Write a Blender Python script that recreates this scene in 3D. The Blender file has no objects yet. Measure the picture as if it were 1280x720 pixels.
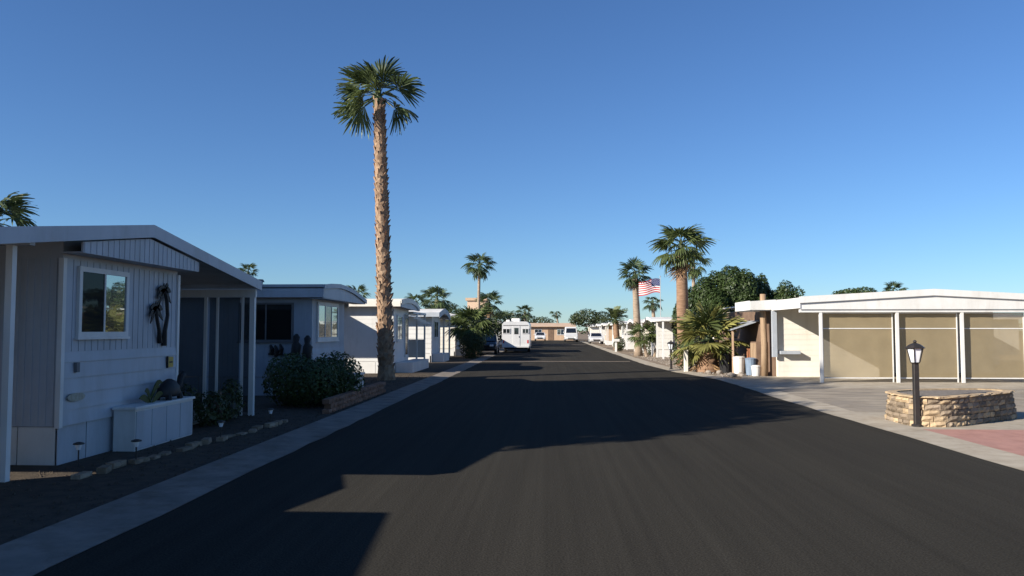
import bpy, math, random
from mathutils import Vector, Matrix, Euler
R = math.radians
random.seed(7)
sc = bpy.context.scene
COL = sc.collection

# ------------------------------------------------------------------ camera
cam = bpy.data.cameras.new('camera')
cam.sensor_width = 36.0
cam.lens = 36.0 * 1000 / 1280
cam.clip_start = 0.05
cam.clip_end = 6000
camo = bpy.data.objects.new('camera', cam)
COL.objects.link(camo)
camo.location = (0, 0, 1.75)
camo.rotation_euler = (R(90 + 3.034), 0, R(2.573))
sc.camera = camo

# ------------------------------------------------------------------ light
SUN_A, SUN_EL = R(58), R(25)          # light travels 58 deg right of straight ahead, 25 deg down
w = bpy.data.worlds.new('World')
sc.world = w
w.use_nodes = True
nt = w.node_tree
bg = nt.nodes['Background']
sky = nt.nodes.new('ShaderNodeTexSky')
sky.sky_type = 'NISHITA'
sky.sun_disc = False
sky.sun_elevation = SUN_EL
sky.sun_rotation = math.pi + SUN_A
sky.altitude = 50
sky.air_density = 1.0
sky.dust_density = 0.0
sky.ozone_density = 3.0
tint = nt.nodes.new('ShaderNodeMix')      # camera white balance: cooler sky, same over the whole dome
tint.data_type = 'RGBA'
tint.blend_type = 'MULTIPLY'
tint.inputs['Factor'].default_value = 1
tint.inputs['B'].default_value = (0.76, 1.06, 1.47, 1)
nt.links.new(sky.outputs[0], tint.inputs['A'])
nt.links.new(tint.outputs['Result'], bg.inputs[0])
bg.inputs[1].default_value = 0.05
sl = bpy.data.lights.new('sun', 'SUN')
sl.energy = 5.0
sl.angle = R(0.5)
sl.color = (1.0, 0.93, 0.82)
so = bpy.data.objects.new('sun', sl)
COL.objects.link(so)
ldir = Vector((math.sin(SUN_A) * math.cos(SUN_EL), math.cos(SUN_A) * math.cos(SUN_EL), -math.sin(SUN_EL)))
so.rotation_euler = ldir.to_track_quat('-Z', 'Y').to_euler()
so.location = (-30, -20, 30)
sc.view_settings.view_transform = 'Standard'
sc.view_settings.look = 'None'
sc.view_settings.gamma = 1
sc.view_settings.exposure = 0.8
sc.render.engine = 'CYCLES'
sc.cycles.max_bounces = 8

# ------------------------------------------------------------------ materials
MATS = {}


def mat(name, col, col2=None, rough=0.8, nscale=6.0, amt=1.0, bump=0.0, bscale=60.0, spec=0.3, metal=0.0,
        rnd=0.0, stretch=(1, 1, 1), thresh=(0.35, 0.65), dirt=0.0):
    m = bpy.data.materials.new(name)
    m.use_nodes = True
    t = m.node_tree
    N = t.nodes
    L = t.links
    b = N['Principled BSDF']
    b.inputs['Roughness'].default_value = rough
    b.inputs['Specular IOR Level'].default_value = spec
    b.inputs['Metallic'].default_value = metal
    tc = N.new('ShaderNodeTexCoord')
    geo = N.new('ShaderNodeNewGeometry')
    mp = N.new('ShaderNodeMapping')
    mp.inputs['Scale'].default_value = stretch
    L.new(geo.outputs['Position'], mp.inputs['Vector'])
    no = N.new('ShaderNodeTexNoise')
    no.inputs['Scale'].default_value = nscale
    no.inputs['Detail'].default_value = 6
    no.inputs['Roughness'].default_value = 0.62
    L.new(mp.outputs[0], no.inputs['Vector'])
    rp = N.new('ShaderNodeMapRange')
    rp.inputs['From Min'].default_value = thresh[0]
    rp.inputs['From Max'].default_value = thresh[1]
    rp.inputs['To Max'].default_value = amt
    L.new(no.outputs['Fac'], rp.inputs['Value'])
    mx = N.new('ShaderNodeMix')
    mx.data_type = 'RGBA'
    if col2 is None:
        col2 = tuple(c * 0.78 for c in col)
    mx.inputs['A'].default_value = (*col, 1)
    mx.inputs['B'].default_value = (*col2, 1)
    L.new(rp.outputs[0], mx.inputs['Factor'])
    last = mx.outputs['Result']
    if dirt:
        n2 = N.new('ShaderNodeTexNoise')
        n2.inputs['Scale'].default_value = 1.3
        n2.inputs['Detail'].default_value = 9
        n2.inputs['Roughness'].default_value = 0.7
        mp2 = N.new('ShaderNodeMapping')
        mp2.inputs['Scale'].default_value = (1.6, 1.6, 0.35)
        L.new(geo.outputs['Position'], mp2.inputs['Vector'])
        L.new(mp2.outputs[0], n2.inputs['Vector'])
        r2 = N.new('ShaderNodeMapRange')
        r2.inputs['From Min'].default_value = 0.48
        r2.inputs['From Max'].default_value = 0.72
        r2.inputs['To Max'].default_value = dirt
        L.new(n2.outputs['Fac'], r2.inputs['Value'])
        m2 = N.new('ShaderNodeMix')
        m2.data_type = 'RGBA'
        m2.blend_type = 'MULTIPLY'
        m2.inputs['B'].default_value = (0.5, 0.43, 0.34, 1)
        L.new(r2.outputs[0], m2.inputs['Factor'])
        L.new(last, m2.inputs['A'])
        last = m2.outputs['Result']
    if rnd:
        oi = N.new('ShaderNodeObjectInfo')
        hs = N.new('ShaderNodeHueSaturation')
        mr = N.new('ShaderNodeMapRange')
        mr.inputs['To Min'].default_value = 1 - rnd
        mr.inputs['To Max'].default_value = 1 + rnd
        L.new(oi.outputs['Random'], mr.inputs['Value'])
        L.new(mr.outputs[0], hs.inputs['Value'])
        L.new(last, hs.inputs['Color'])
        last = hs.outputs['Color']
    L.new(last, b.inputs['Base Color'])
    if bump:
        n3 = N.new('ShaderNodeTexNoise')
        n3.inputs['Scale'].default_value = bscale
        n3.inputs['Detail'].default_value = 4
        L.new(mp.outputs[0], n3.inputs['Vector'])
        bp = N.new('ShaderNodeBump')
        bp.inputs['Strength'].default_value = bump
        bp.inputs['Distance'].default_value = 0.02
        L.new(n3.outputs['Fac'], bp.inputs['Height'])
        L.new(bp.outputs[0], b.inputs['Normal'])
    MATS[name] = m
    return m


def leafmat(name, col, col2, rnd=0.25, nscale=3.0, trans=0.25):
    m = mat(name, col, col2, rough=0.5, nscale=nscale, spec=0.35, rnd=rnd)
    t = m.node_tree
    b = t.nodes['Principled BSDF']
    src = b.inputs['Base Color'].links[0].from_socket
    tr = t.nodes.new('ShaderNodeBsdfTranslucent')
    t.links.new(src, tr.inputs['Color'])
    mx = t.nodes.new('ShaderNodeMixShader')
    mx.inputs[0].default_value = trans
    t.links.new(b.outputs[0], mx.inputs[1])
    t.links.new(tr.outputs[0], mx.inputs[2])
    t.links.new(mx.outputs[0], t.nodes['Material Output'].inputs['Surface'])
    return m


def glassmat(name, refl=0.35, tint=(0.75, 0.85, 0.85), base=(0.012, 0.016, 0.02)):
    m = bpy.data.materials.new(name)
    m.use_nodes = True
    t = m.node_tree
    N = t.nodes
    L = t.links
    b = N['Principled BSDF']
    b.inputs['Base Color'].default_value = (*base, 1)
    b.inputs['Roughness'].default_value = 0.2
    g = N.new('ShaderNodeBsdfGlossy')
    g.inputs['Color'].default_value = (*tint, 1)
    g.inputs['Roughness'].default_value = 0.015
    no = N.new('ShaderNodeTexNoise')
    no.inputs['Scale'].default_value = 2.2
    bp = N.new('ShaderNodeBump')
    bp.inputs['Strength'].default_value = 0.06
    bp.inputs['Distance'].default_value = 0.01
    L.new(no.outputs['Fac'], bp.inputs['Height'])
    L.new(bp.outputs[0], g.inputs['Normal'])
    mx = N.new('ShaderNodeMixShader')
    mx.inputs[0].default_value = refl
    L.new(b.outputs[0], mx.inputs[1])
    L.new(g.outputs[0], mx.inputs[2])
    L.new(mx.outputs[0], N['Material Output'].inputs['Surface'])
    MATS[name] = m
    return m


def clothmat(name, col, open_=0.25):
    m = mat(name, col, tuple(c * 0.86 for c in col), rough=0.95, nscale=1.1, spec=0.05, bump=0.15, bscale=180)
    t = m.node_tree
    b = t.nodes['Principled BSDF']
    src = b.inputs['Base Color'].links[0].from_socket
    tr = t.nodes.new('ShaderNodeBsdfTranslucent')
    t.links.new(src, tr.inputs['Color'])
    m1 = t.nodes.new('ShaderNodeMixShader')
    m1.inputs[0].default_value = 0.3
    t.links.new(b.outputs[0], m1.inputs[1])
    t.links.new(tr.outputs[0], m1.inputs[2])
    tp = t.nodes.new('ShaderNodeBsdfTransparent')
    m2 = t.nodes.new('ShaderNodeMixShader')
    m2.inputs[0].default_value = open_
    t.links.new(m1.outputs[0], m2.inputs[1])
    t.links.new(tp.outputs[0], m2.inputs[2])
    t.links.new(m2.outputs[0], t.nodes['Material Output'].inputs['Surface'])
    return m


mat('ground', (0.27, 0.21, 0.155), (0.19, 0.15, 0.11), rough=0.95, nscale=1.7, bump=0.6, bscale=35, spec=0.1)
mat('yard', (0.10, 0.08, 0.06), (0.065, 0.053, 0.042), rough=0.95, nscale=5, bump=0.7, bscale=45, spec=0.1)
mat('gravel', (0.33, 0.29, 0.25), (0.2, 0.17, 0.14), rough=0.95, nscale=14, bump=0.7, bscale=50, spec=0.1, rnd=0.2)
mat('concrete', (0.42, 0.37, 0.295), (0.33, 0.285, 0.22), rough=0.9, nscale=2.3, bump=0.2, bscale=70, spec=0.15, dirt=0.5)
mat('concrete_shaded', (0.27, 0.235, 0.2), (0.19, 0.165, 0.14), rough=0.95, nscale=2.0, bump=0.25, bscale=60, spec=0.08, dirt=0.6)  # darker copy of concrete; the left gutter's shade is put into its colour
mat('drive', (0.36, 0.31, 0.24), (0.23, 0.2, 0.165), rough=0.92, nscale=1.1, bump=0.25, bscale=60, spec=0.12,
    stretch=(0.6, 1.6, 1), dirt=0.5)
mat('pink', (0.43, 0.235, 0.19), (0.36, 0.20, 0.165), rough=0.9, nscale=2.6, bump=0.2, bscale=80, spec=0.12, dirt=0.45)
mat('strip', (0.34, 0.27, 0.21), (0.24, 0.19, 0.15), rough=0.9, nscale=3, spec=0.1)
mat('white', (0.72, 0.71, 0.69), (0.64, 0.63, 0.6), rough=0.5, nscale=0.9, spec=0.35, dirt=0.3)
mat('cream', (0.78, 0.74, 0.66), (0.70, 0.66, 0.58), rough=0.55, nscale=0.9, spec=0.3, dirt=0.25)
mat('paleblue', (0.46, 0.49, 0.53), (0.40, 0.43, 0.47), rough=0.5, nscale=1.2, spec=0.35, dirt=0.35)
mat('greysiding', (0.40, 0.43, 0.47), (0.34, 0.37, 0.41), rough=0.55, nscale=1.2, spec=0.3, dirt=0.35)
mat('darkgrey', (0.16, 0.16, 0.165), (0.12, 0.12, 0.125), rough=0.6, nscale=2)
mat('roofwhite', (0.74, 0.72, 0.68), (0.62, 0.6, 0.56), rough=0.6, nscale=0.6, spec=0.3, dirt=0.35)
mat('roofgrey', (0.45, 0.45, 0.45), (0.36, 0.36, 0.36), rough=0.6, nscale=0.8, dirt=0.4)
mat('tan', (0.52, 0.37, 0.25), (0.45, 0.31, 0.21), rough=0.8, nscale=0.8, dirt=0.3)
mat('peach', (0.58, 0.42, 0.30), (0.5, 0.36, 0.25), rough=0.85, nscale=0.8, dirt=0.3)
mat('brownwall', (0.20, 0.13, 0.09), (0.14, 0.09, 0.06), rough=0.8, nscale=2)
mat('wood', (0.40, 0.28, 0.18), (0.26, 0.175, 0.105), rough=0.8, nscale=7, stretch=(3, 3, 0.25), bump=0.3, bscale=30)
mat('darkmetal', (0.035, 0.033, 0.032), (0.055, 0.045, 0.04), rough=0.45, nscale=8, spec=0.5, metal=0.4)
mat('black', (0.012, 0.012, 0.013), (0.02, 0.02, 0.02), rough=0.55, nscale=8)
mat('rubber', (0.02, 0.02, 0.02), (0.03, 0.03, 0.03), rough=0.85)
mat('alu', (0.6, 0.6, 0.58), (0.5, 0.5, 0.49), rough=0.35, metal=0.6, nscale=3)
mat('milkglass', (0.82, 0.84, 0.86), (0.75, 0.77, 0.8), rough=0.15, nscale=4, spec=0.5)
mat('stone_tan', (0.50, 0.38, 0.24), (0.36, 0.26, 0.16), rough=0.9, nscale=9, bump=0.9, bscale=22, rnd=0.22, spec=0.1)
mat('stone_grey', (0.30, 0.235, 0.17), (0.2, 0.155, 0.11), rough=0.9, nscale=9, bump=0.9, bscale=22, rnd=0.25, spec=0.1)
mat('mortar', (0.16, 0.12, 0.085), (0.11, 0.085, 0.06), rough=0.95, nscale=12)
mat('brick', (0.26, 0.14, 0.09), (0.19, 0.105, 0.07), rough=0.9, nscale=8, bump=0.5, bscale=30, rnd=0.2)
mat('palmtrunk', (0.40, 0.285, 0.19), (0.22, 0.145, 0.095), rough=0.95, nscale=9, bump=0.8, bscale=26, spec=0.08, stretch=(1, 1, 0.6))
mat('boots', (0.44, 0.30, 0.20), (0.25, 0.155, 0.10), rough=0.9, nscale=11, spec=0.1)
mat('smoothtrunk', (0.31, 0.195, 0.125), (0.2, 0.12, 0.075), rough=0.9, nscale=5, bump=0.7, bscale=9, spec=0.08, stretch=(0.5, 0.5, 2.4))
mat('greytrunk', (0.37, 0.29, 0.215), (0.25, 0.19, 0.14), rough=0.9, nscale=5, bump=0.7, bscale=9, spec=0.08, stretch=(0.5, 0.5, 2.4))
mat('deadfrond', (0.36, 0.23, 0.115), (0.22, 0.13, 0.065), rough=0.9, nscale=6, rnd=0.25)
mat('bark', (0.17, 0.12, 0.085), (0.1, 0.07, 0.05), rough=0.95, nscale=8, bump=0.8, bscale=20, stretch=(1, 1, 0.3))
leafmat('fan', (0.115, 0.145, 0.045), (0.06, 0.085, 0.028), rnd=0.3)
leafmat('fan_dark', (0.075, 0.105, 0.04), (0.04, 0.062, 0.025), rnd=0.3)
leafmat('fan_yellow', (0.27, 0.25, 0.075), (0.16, 0.165, 0.05), rnd=0.35)
leafmat('feather', (0.12, 0.15, 0.05), (0.08, 0.1, 0.035), rnd=0.25)
leafmat('ficus', (0.055, 0.085, 0.022), (0.03, 0.05, 0.014), rnd=0.05, nscale=1.6, trans=0.2)
leafmat('bush', (0.065, 0.085, 0.03), (0.035, 0.05, 0.018), rnd=0.1, nscale=2.5)
glassmat('glass', 0.42)
glassmat('glass_dark', 0.1, base=(0.01, 0.012, 0.014))
glassmat('screened', 0.03, base=(0.012, 0.012, 0.012))
MATS['screened'].node_tree.nodes['Principled BSDF'].inputs['Specular IOR Level'].default_value = 0.05
MATS['screened'].node_tree.nodes['Principled BSDF'].inputs['Roughness'].default_value = 0.7
clothmat('porchscreen', (0.055, 0.06, 0.06), 0.22)
clothmat('shade', (0.40, 0.32, 0.195), 0.16)
mat('carwhite', (0.62, 0.62, 0.62), (0.57, 0.57, 0.57), rough=0.25, nscale=0.8, spec=0.5, dirt=0.15)
mat('carblack', (0.02, 0.022, 0.03), (0.025, 0.027, 0.033), rough=0.2, nscale=1, spec=0.5)
mat('caryellow', (0.55, 0.38, 0.09), (0.45, 0.3, 0.07), rough=0.6, nscale=20)
mat('red', (0.5, 0.03, 0.035), (0.45, 0.03, 0.03), rough=0.8)
mat('blue', (0.02, 0.035, 0.14), (0.02, 0.03, 0.11), rough=0.8)
mat('flagwhite', (0.75, 0.73, 0.72), (0.7, 0.68, 0.67), rough=0.8)
mat('bluegrey', (0.2, 0.26, 0.34), (0.15, 0.2, 0.27), rough=0.6)
mat('terracotta', (0.4, 0.17, 0.09), (0.32, 0.14, 0.07), rough=0.85)
mat('plaque', (0.42, 0.4, 0.33), (0.3, 0.28, 0.22), rough=0.6, nscale=20)


# asphalt: seal-coated, faint lengthwise brush streaks, small patches and grit
def asphalt():
    m = mat('asphalt', (0.041, 0.0375, 0.0305), (0.032, 0.0293, 0.0245), rough=0.95, nscale=0.55, spec=0.04,
            stretch=(2.4, 0.22, 1), thresh=(0.3, 0.7))
    t = m.node_tree
    N, L = t.nodes, t.links
    b = N['Principled BSDF']
    src = b.inputs['Base Color'].links[0].from_socket
    geo = [n for n in N if n.type == 'NEW_GEOMETRY'][0]
    grit = N.new('ShaderNodeTexNoise')
    grit.inputs['Scale'].default_value = 55
    grit.inputs['Detail'].default_value = 3
    L.new(geo.outputs['Position'], grit.inputs['Vector'])
    mr = N.new('ShaderNodeMapRange')
    mr.inputs['From Min'].default_value = 0.3
    mr.inputs['From Max'].default_value = 0.75
    mr.inputs['To Min'].default_value = 0.68
    mr.inputs['To Max'].default_value = 1.4
    L.new(grit.outputs['Fac'], mr.inputs['Value'])
    mu = N.new('ShaderNodeMix')
    mu.data_type = 'RGBA'
    mu.blend_type = 'MULTIPLY'
    mu.inputs['Factor'].default_value = 1
    L.new(src, mu.inputs['A'])
    L.new(mr.outputs[0], mu.inputs['B'])
    # narrow lengthwise squeegee lines
    mp = N.new('ShaderNodeMapping')
    mp.inputs['Scale'].default_value = (9, 0.06, 1)
    mp.inputs['Rotation'].default_value = (0, 0, R(1.5))
    L.new(geo.outputs['Position'], mp.inputs['Vector'])
    sn = N.new('ShaderNodeTexNoise')
    sn.inputs['Scale'].default_value = 1
    sn.inputs['Detail'].default_value = 3
    L.new(mp.outputs[0], sn.inputs['Vector'])
    m3 = N.new('ShaderNodeMapRange')
    m3.inputs['From Min'].default_value = 0.35
    m3.inputs['From Max'].default_value = 0.72
    m3.inputs['To Min'].default_value = 0.93
    m3.inputs['To Max'].default_value = 1.12
    L.new(sn.outputs['Fac'], m3.inputs['Value'])
    mu2 = N.new('ShaderNodeMix')
    mu2.data_type = 'RGBA'
    mu2.blend_type = 'MULTIPLY'
    mu2.inputs['Factor'].default_value = 1
    L.new(mu.outputs['Result'], mu2.inputs['A'])
    L.new(m3.outputs[0], mu2.inputs['B'])
    L.new(mu2.outputs['Result'], b.inputs['Base Color'])
    bp = N.new('ShaderNodeBump')
    bp.inputs['Strength'].default_value = 0.35
    bp.inputs['Distance'].default_value = 0.012
    L.new(grit.outputs['Fac'], bp.inputs['Height'])
    L.new(bp.outputs[0], b.inputs['Normal'])


asphalt()

# ------------------------------------------------------------------ mesh helpers
ORG = {}


def org(o):
    return ORG.get(o.name, Vector((0, 0, 0))) if o else Vector((0, 0, 0))


class MB:
    def __init__(s):
        s.v = []
        s.f = []

    def add(s, vs, fs):
        k = len(s.v)
        s.v += [tuple(p) for p in vs]
        s.f += [tuple(i + k for i in f) for f in fs]
        return s

    def box(s, x0, x1, y0, y1, z0, z1):
        return s.add([(x0, y0, z0), (x1, y0, z0), (x1, y1, z0), (x0, y1, z0), (x0, y0, z1), (x1, y0, z1), (x1, y1, z1), (x0, y1, z1)],
                     [(0, 3, 2, 1), (4, 5, 6, 7), (0, 1, 5, 4), (1, 2, 6, 5), (2, 3, 7, 6), (3, 0, 4, 7)])

    def bbox(s, x0, x1, y0, y1, z0, z1, b):
        # box with chamfered vertical and top edges (24 verts as three stacked rings)
        def ring(z, i):
            return [(x0 + b + i, y0 + i, z), (x1 - b - i, y0 + i, z), (x1 - i, y0 + b + i, z), (x1 - i, y1 - b - i, z),
                    (x1 - b - i, y1 - i, z), (x0 + b + i, y1 - i, z), (x0 + i, y1 - b - i, z), (x0 + i, y0 + b + i, z)]
        vs = ring(z0, 0) + ring(z1 - b, 0) + ring(z1, b * 0.7)
        fs = [tuple(range(7, -1, -1)), tuple(range(16, 24))]
        for r in (0, 8):
            for i in range(8):
                j = (i + 1) % 8
                fs.append((r + i, r + j, r + 8 + j, r + 8 + i))
        return s.add(vs, fs)

    def prism(s, poly, axis, a, b):
        # extrude a 2d polygon; axis 'x': poly=(y,z); 'y': poly=(x,z); 'z': poly=(x,y)
        def P(p, t):
            return (t, p[0], p[1]) if axis == 'x' else (p[0], t, p[1]) if axis == 'y' else (p[0], p[1], t)
        n = len(poly)
        vs = [P(p, a) for p in poly] + [P(p, b) for p in poly]
        fs = [tuple(range(n)), tuple(range(2 * n - 1, n - 1, -1))]
        for i in range(n):
            j = (i + 1) % n
            fs.append((i, i + n, j + n, j))
        return s.add(vs, fs)

    def tube(s, pts, rad, n=8, cap=True, jit=0.0, rng=random):
        pts = [Vector(p) for p in pts]
        rs = rad if isinstance(rad, (list, tuple)) else [rad] * len(pts)
        vs = []
        for i, p in enumerate(pts):
            d = (pts[min(i + 1, len(pts) - 1)] - pts[max(i - 1, 0)]).normalized()
            a = Vector((0, 0, 1)) if abs(d.z) < 0.9 else Vector((1, 0, 0))
            u = d.cross(a).normalized()
            v = d.cross(u).normalized()
            for k in range(n):
                t = 2 * math.pi * k / n
                r = rs[i] * (1 + (rng.uniform(-jit, jit) if jit else 0))
                vs.append(p + u * math.cos(t) * r + v * math.sin(t) * r)
        fs = []
        for i in range(len(pts) - 1):
            for k in range(n):
                k2 = (k + 1) % n
                fs.append((i * n + k, i * n + k2, (i + 1) * n + k2, (i + 1) * n + k))
        if cap:
            fs.append(tuple(range(n - 1, -1, -1)))
            m = (len(pts) - 1) * n
            fs.append(tuple(range(m, m + n)))
        return s.add(vs, fs)

    def lathe(s, prof, c=(0, 0), n=12, rot=0.0):
        vs = []
        for r, z in prof:
            for k in range(n):
                t = 2 * math.pi * k / n + rot
                vs.append((c[0] + r * math.cos(t), c[1] + r * math.sin(t), z))
        fs = []
        for i in range(len(prof) - 1):
            for k in range(n):
                k2 = (k + 1) % n
                fs.append((i * n + k, i * n + k2, (i + 1) * n + k2, (i + 1) * n + k))
        fs.append(tuple(range(n - 1, -1, -1)))
        m = (len(prof) - 1) * n
        fs.append(tuple(range(m, m + n)))
        return s.add(vs, fs)

    def mesh(s, name, m, o=(0, 0, 0), smooth=False):
        me = bpy.data.meshes.new(name)
        ox, oy, oz = o
        me.from_pydata([(a - ox, b - oy, c - oz) for a, b, c in s.v], [], s.f)
        me.materials.append(MATS[m])
        if smooth:
            me.polygons.foreach_set('use_smooth', [True] * len(me.polygons))
        me.update()
        return me

    def build(s, name, m, parent=None, smooth=False, kind=None, at=None):
        # vertices are world coordinates; the object's own origin is put at `at` or at the parent's
        base = Vector(at) if at else (org(parent) if parent else Vector((0, 0, 0)))
        if parent is None and at is None:
            xs = [p[0] for p in s.v]
            ys = [p[1] for p in s.v]
            zs = [p[2] for p in s.v]
            base = Vector(((min(xs) + max(xs)) / 2, (min(ys) + max(ys)) / 2, min(zs)))
        me = s.mesh(name, m, base, smooth)
        o = bpy.data.objects.new(name, me)
        COL.objects.link(o)
        o.location = base - org(parent)
        o.parent = parent
        ORG[o.name] = base
        if kind:
            o['kind'] = kind
        return o


def tag(o, label, cat, group=None):
    o['label'] = label
    o['category'] = cat
    if group:
        o['group'] = group
    return o


def thing(name, label, cat, loc, group=None):
    o = bpy.data.objects.new(name, None)
    o.empty_display_size = 0.2
    COL.objects.link(o)
    o.location = loc
    ORG[o.name] = Vector(loc)
    return tag(o, label, cat, group)


def inst(name, me, parent, loc, rot=None, scale=None):
    # place shared mesh data at a world location under an unrotated parent
    o = bpy.data.objects.new(name, me)
    COL.objects.link(o)
    o.parent = parent
    o.location = Vector(loc) - org(parent)
    if rot:
        o.rotation_euler = rot
    if scale:
        o.scale = scale
    ORG[o.name] = Vector(loc)
    return o


def struct(o):
    o['kind'] = 'structure'
    return o


# ------------------------------------------------------------------ ground, road, pavements
def sheet(name, poly, z, m, parent=None):
    b = MB()
    n = len(poly)
    b.add([(x, y, z) for x, y in poly], [tuple(range(n))])
    return struct(b.build(name, m, at=(0, 0, 0)))


def edge_line(pts, step, amp, seed):
    rng = random.Random(seed)
    out = []
    for (x0, y0), (x1, y1) in zip(pts[:-1], pts[1:]):
        n = max(1, int(math.hypot(x1 - x0, y1 - y0) / step))
        for i in range(n):
            t = i / n
            out.append((x0 + (x1 - x0) * t + rng.uniform(-amp, amp), y0 + (y1 - y0) * t))
    out.append(pts[-1])
    return out


sheet('ground', [(-3000, -3000), (3000, -3000), (3000, 3000), (-3000, 3000)], -0.02, 'ground')
redge = edge_line([(5.9, -40), (5.9, 20), (6.05, 27), (6.0, 29.5), (5.25, 34.5), (4.95, 42), (4.9, 60), (5.1, 131)], 0.8, 0.035, 1)
ledge = edge_line([(-3.68, -40), (-3.68, 30), (-3.75, 131)], 0.8, 0.03, 2)
sheet('road', ledge[:] + redge[::-1], 0.0, 'asphalt')
sheet('cross_road', [(-60, 131), (60, 131), (60, 139), (-60, 139)], 0.0, 'asphalt')
gl = [(-4.42, y) for x, y in ledge]
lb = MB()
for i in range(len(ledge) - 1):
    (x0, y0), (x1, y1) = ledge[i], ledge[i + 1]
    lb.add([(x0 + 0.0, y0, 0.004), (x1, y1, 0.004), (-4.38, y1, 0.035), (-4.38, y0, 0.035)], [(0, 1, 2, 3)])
struct(lb.build('gutter_left', 'concrete_shaded', at=(0, 0, 0)))
rb = MB()
for i in range(len(redge) - 1):
    (x0, y0), (x1, y1) = redge[i], redge[i + 1]
    wd = 0.62
    rb.add([(x0, y0, 0.004), (x0 + wd, y0, 0.028), (x1 + wd, y1, 0.028), (x1, y1, 0.004)], [(0, 1, 2, 3)])
struct(rb.build('gutter_right', 'concrete', at=(0, 0, 0)))
# concrete swales across the road
for yy, ww in ((45.2, 0.5), (97.5, 0.9)):
    sheet('drain_strip', [(-3.7, yy), (4.6, yy), (4.6, yy + ww), (-3.7, yy + ww)], 0.004, 'strip')
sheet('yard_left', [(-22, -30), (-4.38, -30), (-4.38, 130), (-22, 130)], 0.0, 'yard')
sheet('pavement_pink', [(6.56, 2), (22, 2), (22, 14.35), (6.56, 14.55)], 0.008, 'pink')
sheet('pavement_pad', [(6.5, 14.55), (22, 14.35), (22, 17.8), (6.55, 17.6)], 0.004, 'concrete')
sheet('driveway', [(6.55, 17.6), (22, 17.8), (22, 25.3), (6.65, 24.6)], 0.006, 'drive')
sheet('pavement_carport', [(6.65, 24.6), (22, 25.3), (22, 31), (7.4, 31), (6.6, 28)], 0.004, 'concrete')


def pebbles(name, region, n, r, m, seed, label, cat):
    rng = random.Random(seed)
    b = MB()
    x0, x1, y0, y1 = region
    for _ in range(n):
        x, y = rng.uniform(x0, x1), rng.uniform(y0, y1)
        a = r * rng.uniform(0.4, 1.4)
        q = rng.uniform(0, 3)
        vs = []
        for k in range(4):
            t = q + k * math.pi / 2
            vs.append((x + a * math.cos(t) * rng.uniform(0.7, 1.2), y + a * math.sin(t) * rng.uniform(0.7, 1.2), -0.015))
        vs.append((x + rng.uniform(-0.3, 0.3) * a, y, a * rng.uniform(0.4, 0.9)))
        b.add(vs, [(0, 1, 4), (1, 2, 4), (2, 3, 4), (3, 0, 4)])
    o = b.build(name, m, at=(0, 0, 0), kind='stuff')
    return tag(o, label, cat)


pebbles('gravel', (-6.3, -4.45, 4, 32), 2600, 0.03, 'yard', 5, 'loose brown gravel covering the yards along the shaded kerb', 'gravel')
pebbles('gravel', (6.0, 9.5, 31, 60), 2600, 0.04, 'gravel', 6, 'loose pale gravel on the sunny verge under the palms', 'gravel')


# ------------------------------------------------------------------ mobile homes
def slab_profile(prof, th):
    return prof + [(y, z - th) for y, z in prof[::-1]]


def window(parent, plane, a0, a1, z0, z1, pos, out, m_frame='white', panes=2, glass=('glass', 'glass'), fw=0.06, sill=True):
    # plane 'x': lies in x=pos and spans y a0..a1 ; plane 'y': lies in y=pos and spans x a0..a1 ; out = +-1
    def bx(b, u0, u1, v0, v1, d0, d1):
        p0, p1 = sorted((pos + out * d0, pos + out * d1))
        if plane == 'x':
            b.box(p0, p1, u0, u1, v0, v1)
        else:
            b.box(u0, u1, p0, p1, v0, v1)
        return b
    fr = MB()
    bx(fr, a0, a0 + fw, z0, z1, 0.002, 0.045)
    bx(fr, a1 - fw, a1, z0, z1, 0.002, 0.045)
    bx(fr, a0 + fw, a1 - fw, z1 - fw, z1, 0.002, 0.045)
    bx(fr, a0 + fw, a1 - fw, z0, z0 + fw, 0.002, 0.045)
    wd = (a1 - a0 - 2 * fw)
    for k in range(1, panes):
        c = a0 + fw + wd * k / panes
        bx(fr, c - 0.018, c + 0.018, z0 + fw, z1 - fw, 0.002, 0.04)
    wn = fr.build('window', m_frame, parent)
    for k in range(panes):
        p = MB()
        bx(p, a0 + fw + wd * k / panes + 0.018 * (k > 0), a0 + fw + wd * (k + 1) / panes - 0.018 * (k < panes - 1), z0 + fw, z1 - fw, 0.020, 0.028)
        p.build('pane', glass[k % len(glass)], wn)
    if sill:
        bx(MB(), a0 - 0.03, a1 + 0.03, z0 - 0.035, z0 - 0.001, 0.002, 0.06).build('sill', m_frame, wn)
    return wn


def boards(wall, plane, a0, a1, zs, pos, out, m, name='siding_board', lap=0.016):
    for z0, z1 in zip(zs[:-1], zs[1:]):
        # wedge: bottom edge proud, top edge tucked in
        pr = [(pos + out * 0.002, z0), (pos + out * lap, z0), (pos + out * 0.006, z1), (pos + out * 0.002, z1)]
        MB().prism(pr, 'y' if plane == 'x' else 'x', a0, a1).build(name, m, wall)


def ribs(wall, plane, a0, a1, z0, z1, pos, out, m, step=0.12, wd=0.03, name='ribbed_panel', topf=None):
    b = MB()
    n = int((a1 - a0) / step)
    for i in range(n + 1):
        a = a0 + (a1 - a0) * i / n
        zt = topf(a) if topf else z1
        p0, p1 = sorted((pos + out * 0.001, pos + out * 0.008))
        if plane == 'x':
            b.box(p0, p1, a - wd / 2, a + wd / 2, z0, zt)
        else:
            b.box(a - wd / 2, a + wd / 2, p0, p1, z0, zt)
    return b.build(name, m, wall)


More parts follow.
